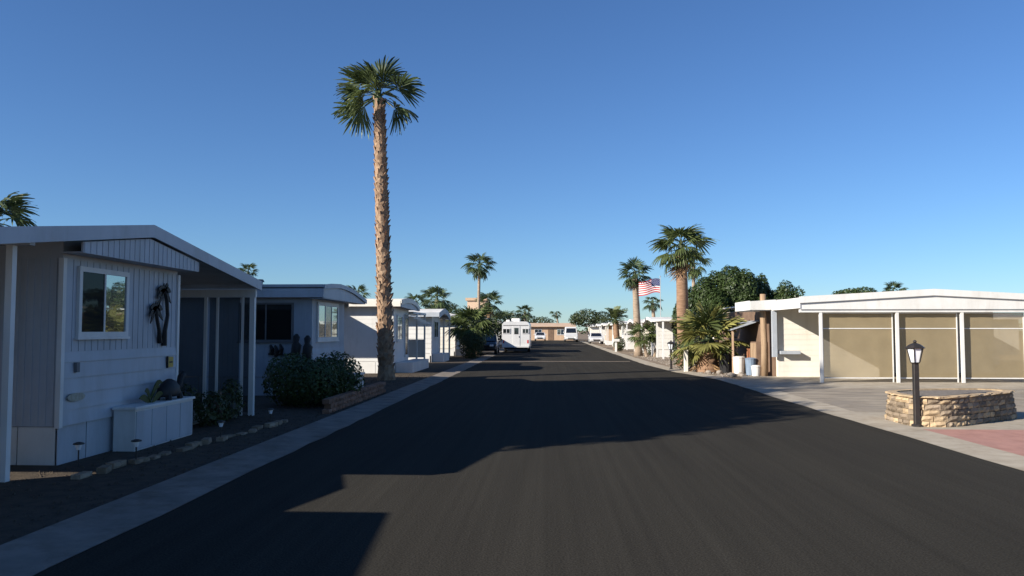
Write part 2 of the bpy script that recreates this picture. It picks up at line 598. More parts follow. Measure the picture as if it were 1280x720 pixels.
def skirt(parent, plane, a0, a1, z1, pos, out, m, wd=0.62):
    n = max(1, round((a1 - a0) / wd))
    for i in range(n):
        u0, u1 = a0 + (a1 - a0) * i / n + 0.008, a0 + (a1 - a0) * (i + 1) / n - 0.008
        p0, p1 = sorted((pos, pos + out * (0.012 + 0.004 * ((i * 7) % 3))))
        b = MB()
        if plane == 'x':
            b.box(p0, p1, u0, u1, -0.01, z1)
        else:
            b.box(u0, u1, p0, p1, -0.01, z1)
        b.build('skirting_panel', m, parent)


def interp(prof, y):
    for (y0, z0), (y1, z1) in zip(prof[:-1], prof[1:]):
        if y0 <= y <= y1:
            return z0 + (z1 - z0) * (y - y0) / (y1 - y0)
    return prof[-1][1]


def home(label, group, xe, sg, y0, y1, L, prof, oh, walltop, mwall='white', mroof='roofwhite', mskirt='white', floor=0.5,
         fascia=0.18, name='mobile_home', gable=None, side_lap=False, end_lap=True, mfascia='white'):
    """xe street-end wall x, sg -1 goes left / +1 goes right; prof roof (y,z) top points; oh roof overhang toward the street"""
    t = thing(name, label, 'mobile home', (xe + sg * L / 2, (y0 + y1) / 2, 0), group)
    xb = xe + sg * L
    xa, xc = sorted((xe, xb))
    wall = MB().box(xa, xc, y0, y1, floor, walltop).build('wall', mwall, t)
    xo = xe - sg * oh
    x0, x1 = sorted((xo, xb))
    roof = MB().prism(slab_profile(prof, 0.05), 'x', x0, x1).build('roof', mroof, t)
    p0, p1 = sorted((xo, xo - sg * 0.03))
    MB().prism(slab_profile([(y, z + 0.012) for y, z in prof], fascia), 'x', p0, p1).build('fascia', mfascia, roof)
    for (ye, ze), o in ((prof[0], -1), (prof[-1], 1)):
        q0, q1 = sorted((ye + o * 0.001, ye + o * 0.03))
        MB().box(x0, x1, q0, q1, ze - fascia * 0.75, ze + 0.012).build('eave_trim', mfascia, roof)
    # infill between wall top and roof
    ys = [y0] + [y for y, z in prof if y0 < y < y1] + [y1]
    top = [(y, interp(prof, y) - 0.055) for y in ys]
    if min(z for _, z in top) > walltop:
        MB().prism(top + [(y1, walltop + 0.001), (y0, walltop + 0.001)], 'x', xa + 0.01, xc - 0.01).build('attic_wall', mwall, t)
    # skirting
    skirt(t, 'x', y0, y1, floor - 0.006, xe + sg * 0.03, -sg, mskirt)
    return t, wall, roof


GL = 'mobile homes along the shaded side of the street'
GR = 'mobile homes along the sunny side of the street'

# ---- house beside the camera on the left, its roof only seen through its shadow
prof0 = [(-4.3, 2.52), (0.3, 2.8), (4.75, 2.60)]
h0, w0, r0 = home('white single-wide home with gable roof next before the house with the metal palm ornament', GL, -6.45, -1, -1.4, 1.9, 15, prof0, 0.15, 2.6)
ribs(w0, 'x', -1.4, 1.9, 0.5, 2.65, -6.45, 1, 'white', 0.2)
window(h0, 'x', -0.4, 0.9, 1.6, 2.5, -6.45, 1)
for yy in (-4.1, 4.5):
    for xx in (-6.3, -10, -14):
        MB().box(xx - 0.04, xx + 0.04, yy - 0.04, yy + 0.04, 0, 2.6).build('post', 'white', h0)

sd = thing('shadow_shed', 'unseen shed added between the first two homes to cast shade on the road', 'shed', (-7.4, 5.9, 0))  # out of view, added to shade the road along the left kerb
sw_ = MB().box(-8.9, -6.35, 5.3, 7.5, 0, 2.0).build('wall', 'white', sd)
ribs(sw_, 'x', 5.35, 7.45, 0.05, 1.95, -6.35, 1, 'white', 0.15)
MB().prism([(5.2, 2.0), (6.4, 2.2), (7.6, 2.04), (7.6, 2.0), (6.4, 2.15), (5.2, 1.96)], 'x', -9.0, -6.25).build('roof', 'roofgrey', sd)
MB().box(-6.335, -6.32, 5.9, 6.9, 0.05, 1.85).build('door', 'paleblue', sd)

# ---- house one: window, metal palm ornament, gable overhang
prof1 = [(6.9, 2.66), (11.84, 3.34), (16.45, 2.76)]
h1, w1, r1 = home('pale lap-sided home with metal palm ornament beside its window', GL, -6.35, -1, 10.2, 13.45, 15, prof1, 0.35, 2.7, 'paleblue', fascia=0.19, mskirt='paleblue', mfascia='paleblue')
boards(w1, 'x', 10.22, 13.43, [0.5, 0.70, 0.91, 1.12, 1.33, 1.46], -6.35, 1, 'paleblue', lap=0.022)
ribs(w1, 'x', 10.27, 13.4, 1.47, 2.7, -6.35, 1, 'paleblue', 0.155, 0.02)
ribs(w1, 'y', -20.5, -6.45, 0.5, 2.7, 10.2, -1, 'paleblue', 0.1, 0.035)
MB().box(-6.39, -6.325, 10.16, 10.235, 0.48, 2.7).build('corner_trim', 'white', w1)
MB().box(-6.39, -6.325, 13.415, 13.49, 0.48, 2.7).build('corner_trim', 'white', w1)
skirt(h1, 'y', -21.3, -6.4, 0.49, 10.23, -1, 'white', 0.52)
window(h1, 'x', 10.5, 11.78, 1.66, 2.62, -6.35, 1, 'white', 2, ('screened', 'glass'), fw=0.07)
# hanging gable infill with vertical grooves
gtop = lambda y: interp(prof1, y) - 0.2
gab = MB().prism([(10.1, gtop(10.1)), (11.84, gtop(11.84)), (13.55, gtop(13.55)), (13.55, 2.76), (10.1, 2.76)], 'x', -6.06, -6.03).build('gable_panel', 'paleblue', r1)
gb = MB()
n = 24
for i in range(n + 1):
    y = 10.13 + (13.52 - 10.13) * i / n
    gb.box(-6.029, -6.023, y - 0.011, y + 0.011, 2.765, gtop(y) - 0.004)
gb.build('batten', 'paleblue', r1, kind='stuff')
MB().box(-6.35, -6.06, 10.1, 13.55, 2.76, 2.775).build('soffit', 'paleblue', r1)
# porch beam with thin posts on the far side
MB().box(-14, -6.05, 16.3, 16.38, 2.44, 2.6).build('porch_beam', 'white', h1)
for xx, ww in ((-6.12, 0.05), (-6.32, 0.022), (-6.85, 0.022), (-7.1, 0.03), (-10, 0.05)):
    MB().box(xx - ww, xx + ww, 16.3 - 0.0, 16.3 + 2 * ww, 0, 2.44).build('porch_post', 'white', h1)
for k, (xa_, xb_) in enumerate(((-6.38, -6.16), (-7.06, -6.42), (-8.2, -7.14), (-9.9, -8.24))):
    ps = MB()
    n_ = max(3, int((xb_ - xa_) / 0.05))
    for i in range(n_ + 1):
        x = xa_ + (xb_ - xa_) * i / n_
        yy = 16.42 + 0.012 * (i % 2)
        ps.v += [(x, yy, 0.06), (x, yy, 2.43)]
    ps.f += [(2 * i, 2 * i + 2, 2 * i + 3, 2 * i + 1) for i in range(n_)]
    ps.build('porch_screen', 'porchscreen', h1)
for xx in (-6.3, -10):
    MB().box(xx - 0.04, xx + 0.04, 9.06, 9.14, 0, 2.88).build('carport_post', 'white', h1)
MB().box(-21, -6.05, 9.05, 9.15, 2.75, 2.86).build('carport_beam', 'paleblue', h1)
MB().box(-6.33, -6.29, 10.46, 10.53, 1.19, 1.32).build('meter_box', 'darkgrey', h1)
MB().box(-20, -6.5, 13.5, 16.2, 0.02, 0.06).build('porch_floor', 'concrete', h1)

# ---- house two: bowed roof, end window, ornament
prof2 = [(21.0, 2.96), (21.7, 3.02), (22.6, 3.06), (23.4, 3.04), (24.3, 2.97), (25.1, 2.86), (25.95, 2.73)]
h2, w2, r2 = home('grey home with bowed roof and white framed end window behind the clipped hedge', GL, -6.35, -1, 21.3, 24.7, 15, prof2, 0.4, 2.62, 'greysiding', 'roofgrey', 'greysiding', fascia=0.12, mfascia='paleblue')
MB().prism([(y, z - 0.1) for y, z in prof2] + [(25.95, 2.6), (21.0, 2.62)], 'x', -6.0, -5.97).build('gable_panel', 'paleblue', r2)
MB().box(-21, -5.95, 20.97, 20.999, 2.63, 2.9).build('side_fascia', 'paleblue', r2)
MB().box(-6.35, -5.98, 21.02, 25.9, 2.6, 2.615).build('soffit', 'greysiding', r2)
boards(w2, 'x', 21.32, 24.68, [0.5 + 0.15 * i for i in range(6)], -6.35, 1, 'greysiding', lap=0.03)
ribs(w2, 'y', -16, -6.4, 0.5, 2.62, 21.3, -1, 'greysiding', 0.14, 0.03)
skirt(h2, 'y', -21, -6.4, 0.49, 21.33, -1, 'greysiding', 0.6)
window(h2, 'x', 21.72, 23.9, 1.46, 2.54, -6.35, 1, 'white', 3, ('glass', 'glass_dark', 'glass'), fw=0.1)
window(h2, 'y', -8.35, -6.85, 1.45, 2.5, 21.3, -1, 'darkgrey', 2, ('screened', 'screened'), fw=0.05)
MB().box(-14, -6.5, 25.8, 25.88, 2.5, 2.66).build('porch_beam', 'white', h2)
for xx in (-6.75, -7.2, -10.5):
    MB().box(xx - 0.035, xx + 0.035, 25.8, 25.87, 0, 2.5).build('porch_post', 'darkgrey', h2)
MB().box(-18, -7.0, 25.99, 27.05, 2.52, 2.6).build('porch_roof', 'roofgrey', h2)  # hidden roof extension, added to shade the foot of the tall palm
MB().box(-7.7, -6.8, 24.75, 24.78, 1.75, 2.6).build('screen', 'darkgrey', h2)
MB().lathe([(0.09, 2.95), (0.09, 3.12), (0.14, 3.13), (0.1, 3.2)], (-8.2, 22.4), 10).build('roof_vent', 'darkgrey', r2)

# ---- house three: white sunlit side wall
prof3 = [(32.1, 3.0), (33.2, 3.08), (34.4, 3.1), (35.6, 3.0), (36.5, 2.82)]
h3, w3, r3 = home('white home with sunlit side wall behind the tall palm trunk', GL, -6.3, -1, 32.5, 36.0, 15, prof3, 0.4, 2.78, 'white', 'roofwhite', 'white', fascia=0.2, mfascia='cream')
boards(w3, 'y', -21.3, -6.32, [0.5 + 0.19 * i for i in range(13)], 32.5, -1, 'white', lap=0.012)
skirt(h3, 'y', -21, -6.35, 0.49, 32.53, -1, 'white', 0.7)
MB().box(-21, -5.95, 32.06, 32.09, 2.72, 2.95).build('side_fascia', 'cream', r3)
MB().prism([(y, z - 0.15) for y, z in prof3] + [(36.5, 2.62), (32.1, 2.7)], 'x', -5.95, -5.92).build('gable_panel', 'paleblue', r3)
window(h3, 'x', 33.1, 34.3, 1.3, 2.4, -6.3, 1, 'white', 2, fw=0.08)
aw = MB()
for i in range(6):
    aw.box(-6.28 + i * 0.13, -6.12 + i * 0.13, 34.9, 37.4, 2.42 - i * 0.075, 2.45 - i * 0.075)
aw.build('awning', 'white', h3)
window(h3, 'x', 34.9, 35.7, 0.62, 2.35, -6.3, 1, 'white', 1, ('glass_dark',), fw=0.06)
MB().box(-20, -6.1, 36.03, 39.9, 2.5, 2.6).build('porch_roof', 'roofwhite', h3)
for yy in (37.4, 39.8):
    MB().box(-6.2, -6.12, yy - 0.04, yy + 0.04, 0, 2.5).build('porch_post', 'white', h3)
MB().box(-8, -6.16, 39.82, 39.86, 0.4, 1.3).build('porch_rail_panel', 'white', h3)
MB().box(-6.3, -5.6, 33.0, 37.5, 0.0, 0.42).build('porch_step', 'white', h3)

MB().box(-19, -8.95, 30.1, 32.04, 2.72, 2.8).build('carport_roof', 'roofwhite', h3)  # hidden behind house two, added to cast the slanted shadow on this wall
for xx in (-9.05, -12, -16):
    MB().box(xx - 0.04, xx + 0.04, 30.2, 30.28, 0, 2.72).build('carport_post', 'white', h3)

# ---- further homes on the left
far_left = [
    (43.9, 'white', 'cream home with a white corner post next beyond the white sunlit one', 'cream'),
    (55.2, 'cream', 'cream home behind the bushy fan palm clump', 'cream'),
    (66.4, 'white', 'white home tucked behind the parked white travel trailer', 'white'),
    (77.8, 'cream', 'cream home second beyond the white travel trailer', 'cream'),
    (89.0, 'white', 'white home third beyond the white travel trailer', 'white'),
    (100.5, 'cream', 'cream home fourth beyond the white travel trailer', 'cream'),
    (112, 'white', 'last white home before the cross road on the shaded side', 'white')]
for i, (yy, mw, lab, mf) in enumerate(far_left):
    pf = [(yy - 0.6, 2.72), (yy + 0.8, 2.92), (yy + 1.7, 2.98), (yy + 2.7, 2.9), (yy + 4.1, 2.66)]
    a, b_, c_ = home(lab, GL, -6.4, -1, yy, yy + 3.5, 14, pf, 0.5, 2.62, mw, 'roofwhite', 'white', fascia=0.3, mfascia='paleblue' if i < 2 else mf)
    window(a, 'x', yy + 0.8, yy + 2.4, 1.3, 2.3, -6.4, 1, 'white', 2, fw=0.08)
    boards(b_, 'y', -14, -6.42, [0.5 + 0.265 * k for k in range(9)], yy, -1, mw, lap=0.02)
    skirt(a, 'y', -20, -6.5, 0.49, yy + 0.03, -1, 'white', 1.2)
    MB().box(-16, -6.2, yy + 4.1, yy + 7.2, 2.42, 2.5).build('porch_roof', 'roofwhite', a)
    for q in (4.3, 7.1):
        MB().box(-6.35, -6.25, yy + q - 0.05, yy + q + 0.05, 0, 2.42).build('porch_post', 'white', a)
    MB().box(-6.4, -5.8, yy + 0.4, yy + 3.0, 0, 0.45).build('planter_box', 'white', a)

# ---- right: carport house with shade cloth panels
ce = thing('carport_house', 'cream house with tan shade-cloth panels hung between white carport posts', 'house', (13.0, 31, 0), GR)
cw = MB().box(8.68, 12.45, 30.8, 43, 0, 2.62).build('wall', 'cream', ce)
boards(cw, 'y', 8.70, 12.43, [0.0 + 0.2 * i for i in range(14)], 30.8, -1, 'cream', lap=0.012)
MB().box(12.5, 18.2, 33.6, 43, 0, 2.62).build('back_wall', 'cream', ce)
MB().box(8.6, 8.679, 31.0, 42, 0.0, 2.6).build('side_wall', 'brownwall', ce)
rf = MB().prism([(7.7, 2.86), (12.9, 3.14), (18.6, 2.86), (18.6, 2.74), (12.9, 3.02), (7.7, 2.74)], 'y', 30.85, 33.2).build('roof', 'roofwhite', ce)
MB().prism([(8.4, 2.83), (12.9, 3.08), (18.6, 2.8), (18.6, 2.74), (12.9, 3.02), (8.4, 2.77)], 'y', 33.21, 43.3).build('rear_roof', 'roofwhite', rf)
MB().box(7.67, 7.7, 30.85, 33.2, 2.52, 2.88).build('eave_trim', 'white', rf)
MB().prism([(7.7, 2.86), (8.65, 2.92), (8.65, 2.53), (7.7, 2.53)], 'y', 30.81, 30.845).build('end_fascia', 'white', rf)
MB().box(7.72, 8.6, 30.9, 33.1, 2.5, 2.53).build('soffit', 'white', rf)
cr = MB().prism([(8.5, 2.86), (12.9, 3.12), (18.4, 2.80), (18.4, 2.70), (12.9, 3.02), (8.5, 2.76)], 'y', 27.35, 30.8).build('carport_roof', 'roofwhite', ce)
MB().prism([(8.5, 2.70), (12.9, 2.94), (18.4, 2.66), (18.4, 2.46), (8.5, 2.46)], 'y', 27.39, 27.42).build('fascia_panel', 'white', cr)
MB().prism([(8.46, 2.89), (12.9, 3.14), (18.44, 2.83), (18.44, 2.64), (12.9, 2.92), (8.46, 2.67)], 'y', 27.32, 27.349).build('fascia', 'white', cr)
MB().box(8.47, 8.5, 27.36, 30.75, 2.5, 2.85).build('side_fascia', 'white', cr)
MB().box(8.5, 18.4, 27.44, 27.56, 2.36, 2.458).build('beam', 'white', ce)
XS = [9.2, 11.73, 13.86, 16.05]
for i, xx in enumerate(XS):
    MB().box(xx - 0.045, xx + 0.045, 27.45, 27.54, 0, 2.36).build('post', 'white', ce)
for i in range(3):
    a, b_ = XS[i] + 0.12, XS[i + 1] - 0.12
    pn = MB()
    for z0, z1 in ((0.13, 0.165), (1.80, 1.83), (2.32, 2.352)):
        pn.box(a, b_, 27.62, 27.65, z0, z1)
    for x0 in (a - 0.035, b_):
        pn.box(x0, x0 + 0.035, 27.62, 27.65, 0.0, 2.352)
    fr = pn.build('screen_frame', 'white', ce)
    for z0, z1 in ((0.165, 1.80), (1.83, 2.32)):
        c = MB()
        nx, nz = 10, 8
        for ix in range(nx + 1):
            for iz in range(nz + 1):
                x = a + (b_ - a) * ix / nx
                z = z0 + (z1 - z0) * iz / nz
                e = math.sin(math.pi * ix / nx) * math.sin(math.pi * iz / nz)
                c.v.append((x, 27.637 + 0.012 * e * math.sin(ix * 1.7 + i + iz * 0.6), z))
        for ix in range(nx):
            for iz in range(nz):
                k = ix * (nz + 1) + iz
                c.f.append((k, k + nz + 1, k + nz + 2, k + 1))
        c.build('shade_cloth', 'shade', fr, smooth=True)
# grey downpipe and shelf at the corner
MB().box(8.45, 8.62, 30.6, 30.75, 0.75, 2.5).build('downpipe', 'greysiding', ce)
MB().box(8.72, 9.45, 30.5, 30.78, 0.86, 0.98).build('wall_shelf', 'greysiding', ce)
for zz in (1.15, 1.75):
    MB().box(8.62, 8.66, 31.05, 32.2, zz, zz + 0.05).build('wall_rail', 'tan', ce)

# ---- further right homes
far_right = [
    (42.0, 9.0, 'cream', 'cream home behind the round dark evergreen tree'),
    (53.0, 7.2, 'white', 'white home behind the thick palm trunk'),
    (64.3, 7.2, 'cream', 'cream home second behind the thick palm trunk'),
    (75.6, 7.2, 'white', 'white home behind the feathery short palm'),
    (87.0, 7.2, 'cream', 'cream home second behind the feathery short palm'),
    (98.3, 7.2, 'tan', 'tan home near the far end of the sunny side'),
    (110, 7.2, 'white', 'last white home before the cross road on the sunny side')]
for i, (yy, xe, mw, lab) in enumerate(far_right):
    pf = [(yy - 0.5, 2.46), (yy + 1.0, 2.62), (yy + 1.9, 2.66), (yy + 2.8, 2.6), (yy + 4.0, 2.44)]
    a, b_, c_ = home(lab, GR, xe, 1, yy, yy + 3.5, 15, pf, 0.45, 2.4, mw, 'roofwhite', 'white', fascia=0.2)
    boards(b_, 'y', xe + 0.02, xe + 14, [0.5 + 0.237 * k for k in range(9)], yy, -1, mw, lap=0.015)
    skirt(a, 'y', xe, xe + 14, 0.49, yy + 0.03, -1, 'white', 1.2)
    window(a, 'y', xe + 1.1, xe + 2.4, 1.2, 2.15, yy, -1, 'white', 2, fw=0.07)
    window(a, 'x', yy + 0.9, yy + 2.5, 1.2, 2.15, xe, -1, 'white', 2, fw=0.07)
    MB().box(xe - 0.3, xe + 12, yy - 3.6, yy - 0.5, 2.32, 2.4).build('porch_roof', 'roofwhite', a)
    for q in (-3.5, -0.8):
        MB().box(xe - 0.2, xe - 0.1, yy + q - 0.05, yy + q + 0.05, 0, 2.32).build('porch_post', 'white', a)

# peach two-storey block far behind the palms and the house closing the street
tb = thing('house', 'peach stucco tower house rising behind the palms', 'house', (-8.3, 94, 0))
MB().box(-9.3, -7.2, 92, 96, 0, 5.2).build('wall', 'peach', tb)
MB().box(-9.5, -7.0, 91.8, 96.2, 5.2, 5.5).build('roof_cornice', 'tan', tb)
MB().box(-9.34, -7.16, 91.95, 92, 3.9, 4.05).build('band', 'tan', tb)
eb = thing('house', 'low tan house closing the far end of the street', 'house', (-1, 146, 0))
MB().box(-7, 4.5, 143, 150, 0, 2.5).build('wall', 'tan', eb)
erf = MB().prism([(142.4, 2.5), (146.5, 3.1), (150.6, 2.5), (150.6, 2.4), (146.5, 3.0), (142.4, 2.4)], 'x', -7.6, 5.0).build('roof', 'peach', eb)
for xx in (-5.4, -2.4, 1.6):
    window(eb, 'y', xx, xx + 1.3, 0.95, 1.95, 143, -1, 'white', 2)
MB().box(0.0, 1.0, 142.95, 143, 0.0, 2.0).build('door', 'brownwall', eb)
eb2 = thing('house', 'cream house beyond the cross road behind the shaded homes', 'house', (-16, 146, 0))
MB().box(-24, -9, 143, 150, 0, 2.5).build('wall', 'cream', eb2)
MB().prism([(142.4, 2.5), (146.5, 3.0), (150.6, 2.5), (150.6, 2.4), (146.5, 2.9), (142.4, 2.4)], 'x', -24.6, -8.4).build('roof', 'roofwhite', eb2)
eb3 = thing('house', 'cream house beyond the cross road behind the sunny homes', 'house', (14, 146, 0))
MB().box(7.5, 22, 143, 150, 0, 2.5).build('wall', 'cream', eb3)
MB().prism([(142.4, 2.5), (146.5, 3.0), (150.6, 2.5), (150.6, 2.4), (146.5, 2.9), (142.4, 2.4)], 'x', 7, 22.6).build('roof', 'roofwhite', eb3)


# ------------------------------------------------------------------ palms
def fan_frond(name, m, lp, rb, seed, droop=0.35, nl=22, spread=112, fold=0.25, limp=0.5, tilt=-0.25):
    rng = random.Random(seed)
    b = MB()
    # petiole, sagging along +x
    pts = [(lp * t, 0.0, -0.18 * lp * t * t) for t in (0, 0.5, 1)]
    b.tube(pts, [0.035, 0.02, 0.014], 4)
    hub = Vector(pts[-1])
    for k in range(nl):
        th = R(-spread + 2 * spread * k / (nl - 1)) + rng.uniform(-0.03, 0.03)
        ln = rb * (0.72 + 0.28 * math.cos(th * 0.5)) * rng.uniform(0.85, 1.08)
        dth = R(2 * spread / (nl - 1)) * 0.5
        hang = droop * rng.uniform(0.5, 1.5)
        row = []
        for s, wf in ((0.06, 1.0), (0.5, 1.05), (0.8, 0.6), (1.0, 0.06)):
            r = ln * s
            hw = r * dth * wf * (1.0 if s < 0.55 else 0.75)
            c = Vector((math.cos(th) * r, math.sin(th) * r, 0))
            z = tilt * c.x - fold * abs(math.sin(th)) * r - hang * ln * max(0, s - 0.35) ** 1.6 * (1 + limp)
            pl = 0.02 * rb * (1 if k % 2 else -1) * min(1, s * 2)
            n = Vector((-math.sin(th), math.cos(th), 0))
            sh = 1 - 0.25 * max(0, s - 0.5)
            c = Vector((c.x * sh, c.y * sh, 0))
            row.append(hub + c + n * hw + Vector((0, 0, z + pl)))
            row.append(hub + c - n * hw + Vector((0, 0, z - pl)))
        b.add(row, [(0, 1, 3, 2), (2, 3, 5, 4), (4, 5, 7, 6)])
    return b.mesh(name, m)


def feather_frond(name, m, ln, seed, sag=0.55, nl=26):
    rng = random.Random(seed)
    b = MB()
    pt = lambda t: Vector((ln * t * (1 - 0.18 * t * t), 0, -sag * ln * t * t))
    b.tube([pt(t / 6) for t in range(7)], [0.03 * (1 - t / 7) + 0.004 for t in range(7)], 4)
    for k in range(nl):
        t = 0.12 + 0.88 * k / nl
        p = pt(t)
        l = ln * 0.3 * math.sin(math.pi * (0.15 + 0.8 * t)) + 0.05
        for sd in (-1, 1):
            d = Vector((0.55, sd * 0.8, 0.15 - rng.uniform(0.1, 0.45))).normalized()
            wv = Vector((1, 0, 0)) * ln * 0.016
            q = p + d * l * rng.uniform(0.85, 1.1)
            mid = p + d * l * 0.5 + Vector((0, 0, 0.04 * l))
            b.add([p - wv * 0.6, p + wv * 0.6, mid + wv, mid - wv, q], [(0, 1, 2, 3), (3, 2, 4)])
    return b.mesh(name, m)


FR = {}


def fronds(kind):
    if kind in FR:
        return FR[kind]
    if kind == 'main':
        l = [fan_frond('frond', 'fan_dark' if i % 3 else 'fan', 0.75, 1.0, 10 + i, 0.3, 22, 84, 0.3, 0.4, -0.05) for i in range(5)]
    elif kind == 'fan':
        l = [fan_frond('frond', 'fan', 0.8, 0.9, 30 + i, 0.4, 20, 112, 0.25, 0.5) for i in range(4)]
    elif kind == 'dark':
        l = [fan_frond('frond', 'fan_dark', 0.8, 0.9, 40 + i, 0.4, 18, 112, 0.25, 0.5) for i in range(4)]
    elif kind == 'yellow':
        l = [fan_frond('frond', ('fan_yellow', 'fan', 'fan_yellow', 'fan_yellow')[i], 0.75, 0.85, 50 + i, 0.18, 22, 120, 0.18, 0.2) for i in range(4)]
    elif kind == 'feather':
        l = [feather_frond('frond', 'feather', 1.7, 60 + i) for i in range(3)]
    elif kind == 'dead':
        l = [fan_frond('dead_frond', 'deadfrond', 0.5, 0.75, 70 + i, 0.9, 12, 70, 0.4, 0.8) for i in range(3)]
    FR[kind] = l
    return l


def palm(label, x, y, top, r0, r1, kind='fan', size=1.0, nf=24, lean=(0, 0), seed=1, boots=0, tm='greytrunk', elmax=80, elmin=-45,
         dead=0, group='palm trees', bend=0.0, seg=14, spec=None):
    rng = random.Random(seed)
    t = thing('palm_tree', label, 'palm tree', (x, y, 0), group)
    pts, rad = [], []
    n = max(seg, int(top / 0.12)) if boots else seg
    for i in range(n + 1):
        s = i / n
        pts.append((x + lean[0] * s + bend * math.sin(math.pi * s), y + lean[1] * s, -0.05 + (top + 0.05) * s))
        flare = 0.25 * max(0, 1 - s * top / 0.7)
        rad.append((r0 + (r1 - r0) * s) * (1 + flare) * rng.uniform(0.96, 1.04))
    tr = MB().tube(pts, rad, 12 if boots or r0 > 0.2 else 8, True, 0.05 if boots else 0.025, rng).build('trunk', tm, t, smooth=not boots)
    if boots:
        bm = MB()
        ga = 0
        nb = int(top * boots)
        for i in range(nb):
            s = 0.03 + 0.965 * i / nb
            ga += 2.39996
            k = s * n
            i0 = min(int(k), n - 1)
            c = Vector(pts[i0]).lerp(Vector(pts[i0 + 1]), k - i0)
            rr = (r0 + (r1 - r0) * s) * 0.96
            d = Vector((math.cos(ga), math.sin(ga), 0))
            sd = Vector((-math.sin(ga), math.cos(ga), 0))
            hw = rr * rng.uniform(0.30, 0.5)
            hh = rng.uniform(0.12, 0.26)
            out = rng.uniform(0.03, 0.085) * (1.7 if 0.26 < s < 0.36 else 1) * (1.25 if s < 0.2 else 1)
            tw = rng.uniform(-0.06, 0.06)
            a = c + d * rr
            bm.add([a - sd * hw, a + sd * hw, a + sd * (hw * 0.5 + tw) + d * out + Vector((0, 0, hh)), a - sd * (hw * 0.45 - tw) + d * out + Vector((0, 0, hh * rng.uniform(0.8, 1.1))),
                    c + d * (rr * 0.9) + Vector((0, 0, hh * 0.7))],
                   [(0, 1, 2, 3), (3, 2, 4), (0, 3, 4), (1, 4, 2)])
        o = bm.build('leaf_base', 'boots', tr, kind='stuff')
    tp = Vector(pts[-1])
    cr = MB().tube([tp + Vector((0, 0, -0.3 * size)), tp + Vector((0, 0, -0.05)), tp + Vector((0, 0, 0.12 * size)), tp + Vector((0, 0, 0.6 * size))],
                   [r1 * 1.04, r1 * 1.12, r1 * 0.55, 0.02], 8).build('crown', 'fan_dark', t, at=tp)
    fl = fronds(kind)
    ga = rng.uniform(0, 6)
    for az, el, sz, roll in spec or ():
        o = inst('frond', fl[int(az) % len(fl)], cr, tp + Vector((0, 0, 0.1)))
        o.rotation_euler = Euler((roll, -R(el), R(az)), 'XYZ')
        o.scale = (sz, sz, sz)
    for i in range(0 if spec else nf):
        u = i / (nf - 1)
        el = elmax + (elmin - elmax) * u + rng.uniform(-11, 11)
        ga += 2.39996 + rng.uniform(-0.35, 0.35)
        o = inst('frond', fl[i % len(fl)], cr, tp + Vector((0, 0, 0.2 * size * (1 - u))))
        o.rotation_euler = Euler((rng.uniform(-0.35, 0.35), -R(el), ga), 'XYZ')
        sz = size * rng.uniform(0.82, 1.1) * (0.85 + 0.15 * math.sin(math.pi * u))
        o.scale = (sz, sz, sz)
    if dead:
        dl = fronds('dead')
        for i in range(dead):
            ga += 2.39996
            o = inst('dead_frond', dl[i % 3], cr, tp + Vector((0, 0, -0.1 * size - 0.25 * (i / dead))))
            o.rotation_euler = Euler((0, R(58 + 22 * rng.random()), ga), 'XYZ')
            sz = size * rng.uniform(0.6, 0.9)
            o.scale = (sz, sz, sz)
    return t


# azimuth, elevation, size, roll of each frond of the tall palm
MAIN = [(12, 84, 1.05, 1.3), (170, 80, 0.85, 0.6), (150, 66, 0.95, 0.5), (205, 56, 0.95, -0.5), (175, 42, 1.05, 0.6), (192, 28, 0.95, -0.6), (168, 16, 0.9, 0.6),
        (184, -8, 1.05, -0.4), (160, -22, 1.12, 0.7), (205, -30, 0.9, 0.9), (6, 40, 1.0, 0.7), (-14, 26, 1.05, -0.6), (14, -14, 0.95, 0.5), (-8, -30, 1.0, -0.7),
        (90, 35, 0.9, 0.0), (75, 62, 0.85, 0.3), (270, 22, 0.85, 0.2), (255, 50, 0.85, -0.3), (238, 4, 0.9, 0.4), (120, 20, 0.9, -0.3), (300, 60, 0.8, 0.2), (222, 72, 0.8, 0.2), (100, 70, 0.8, 0.9)]
palm('tall fan palm with shaggy trunk rising beside the white sunlit home', -5.71, 28.17, 10.05, 0.27, 0.19, 'main', 1.0, 23, (-0.35, 0), 3, boots=30, tm='palmtrunk', spec=MAIN)
palm('thick-trunked fan palm behind the low spreading fan palm', 6.72, 40.2, 5.75, 0.31, 0.27, 'fan', 1.0, 26, (-0.05, 0), 12, tm='smoothtrunk', elmax=80, elmin=-30, dead=9)
palm('fan palm whose trunk stands behind the waving flag', 6.2, 55.3, 5.5, 0.26, 0.2, 'dark', 0.82, 24, (-0.22, 0), 15, tm='greytrunk', elmin=-50, dead=4)
palm('short feathery date palm on the sunny verge', 6.35, 73.5, 2.6, 0.3, 0.26, 'feather', 1.0, 22, (-0.2, 0), 8, tm='smoothtrunk', elmax=80, elmin=-10)
palm('tall slim palm beyond the bushy fan palm clump', -6.3, 72.0, 7.6, 0.16, 0.12, 'dark', 0.98, 24, (0.1, 0), 21, tm='greytrunk', elmin=-48)
palm('palm with brown skirt in front of the peach tower house', -6.2, 84.0, 4.6, 0.25, 0.2, 'dark', 1.05, 20, (0, 0), 23, tm='smoothtrunk', dead=8)
palm('small slender palm far behind the thick-trunked palm', 11.2, 62.0, 6.9, 0.17, 0.13, 'fan', 0.9, 18, (0, 0), 25, tm='greytrunk', elmin=-60)
palm('palm with thick crown behind the white awning home', -9.2, 66.0, 4.2, 0.24, 0.19, 'dark', 0.95, 20, (0, 0), 27, tm='greytrunk')
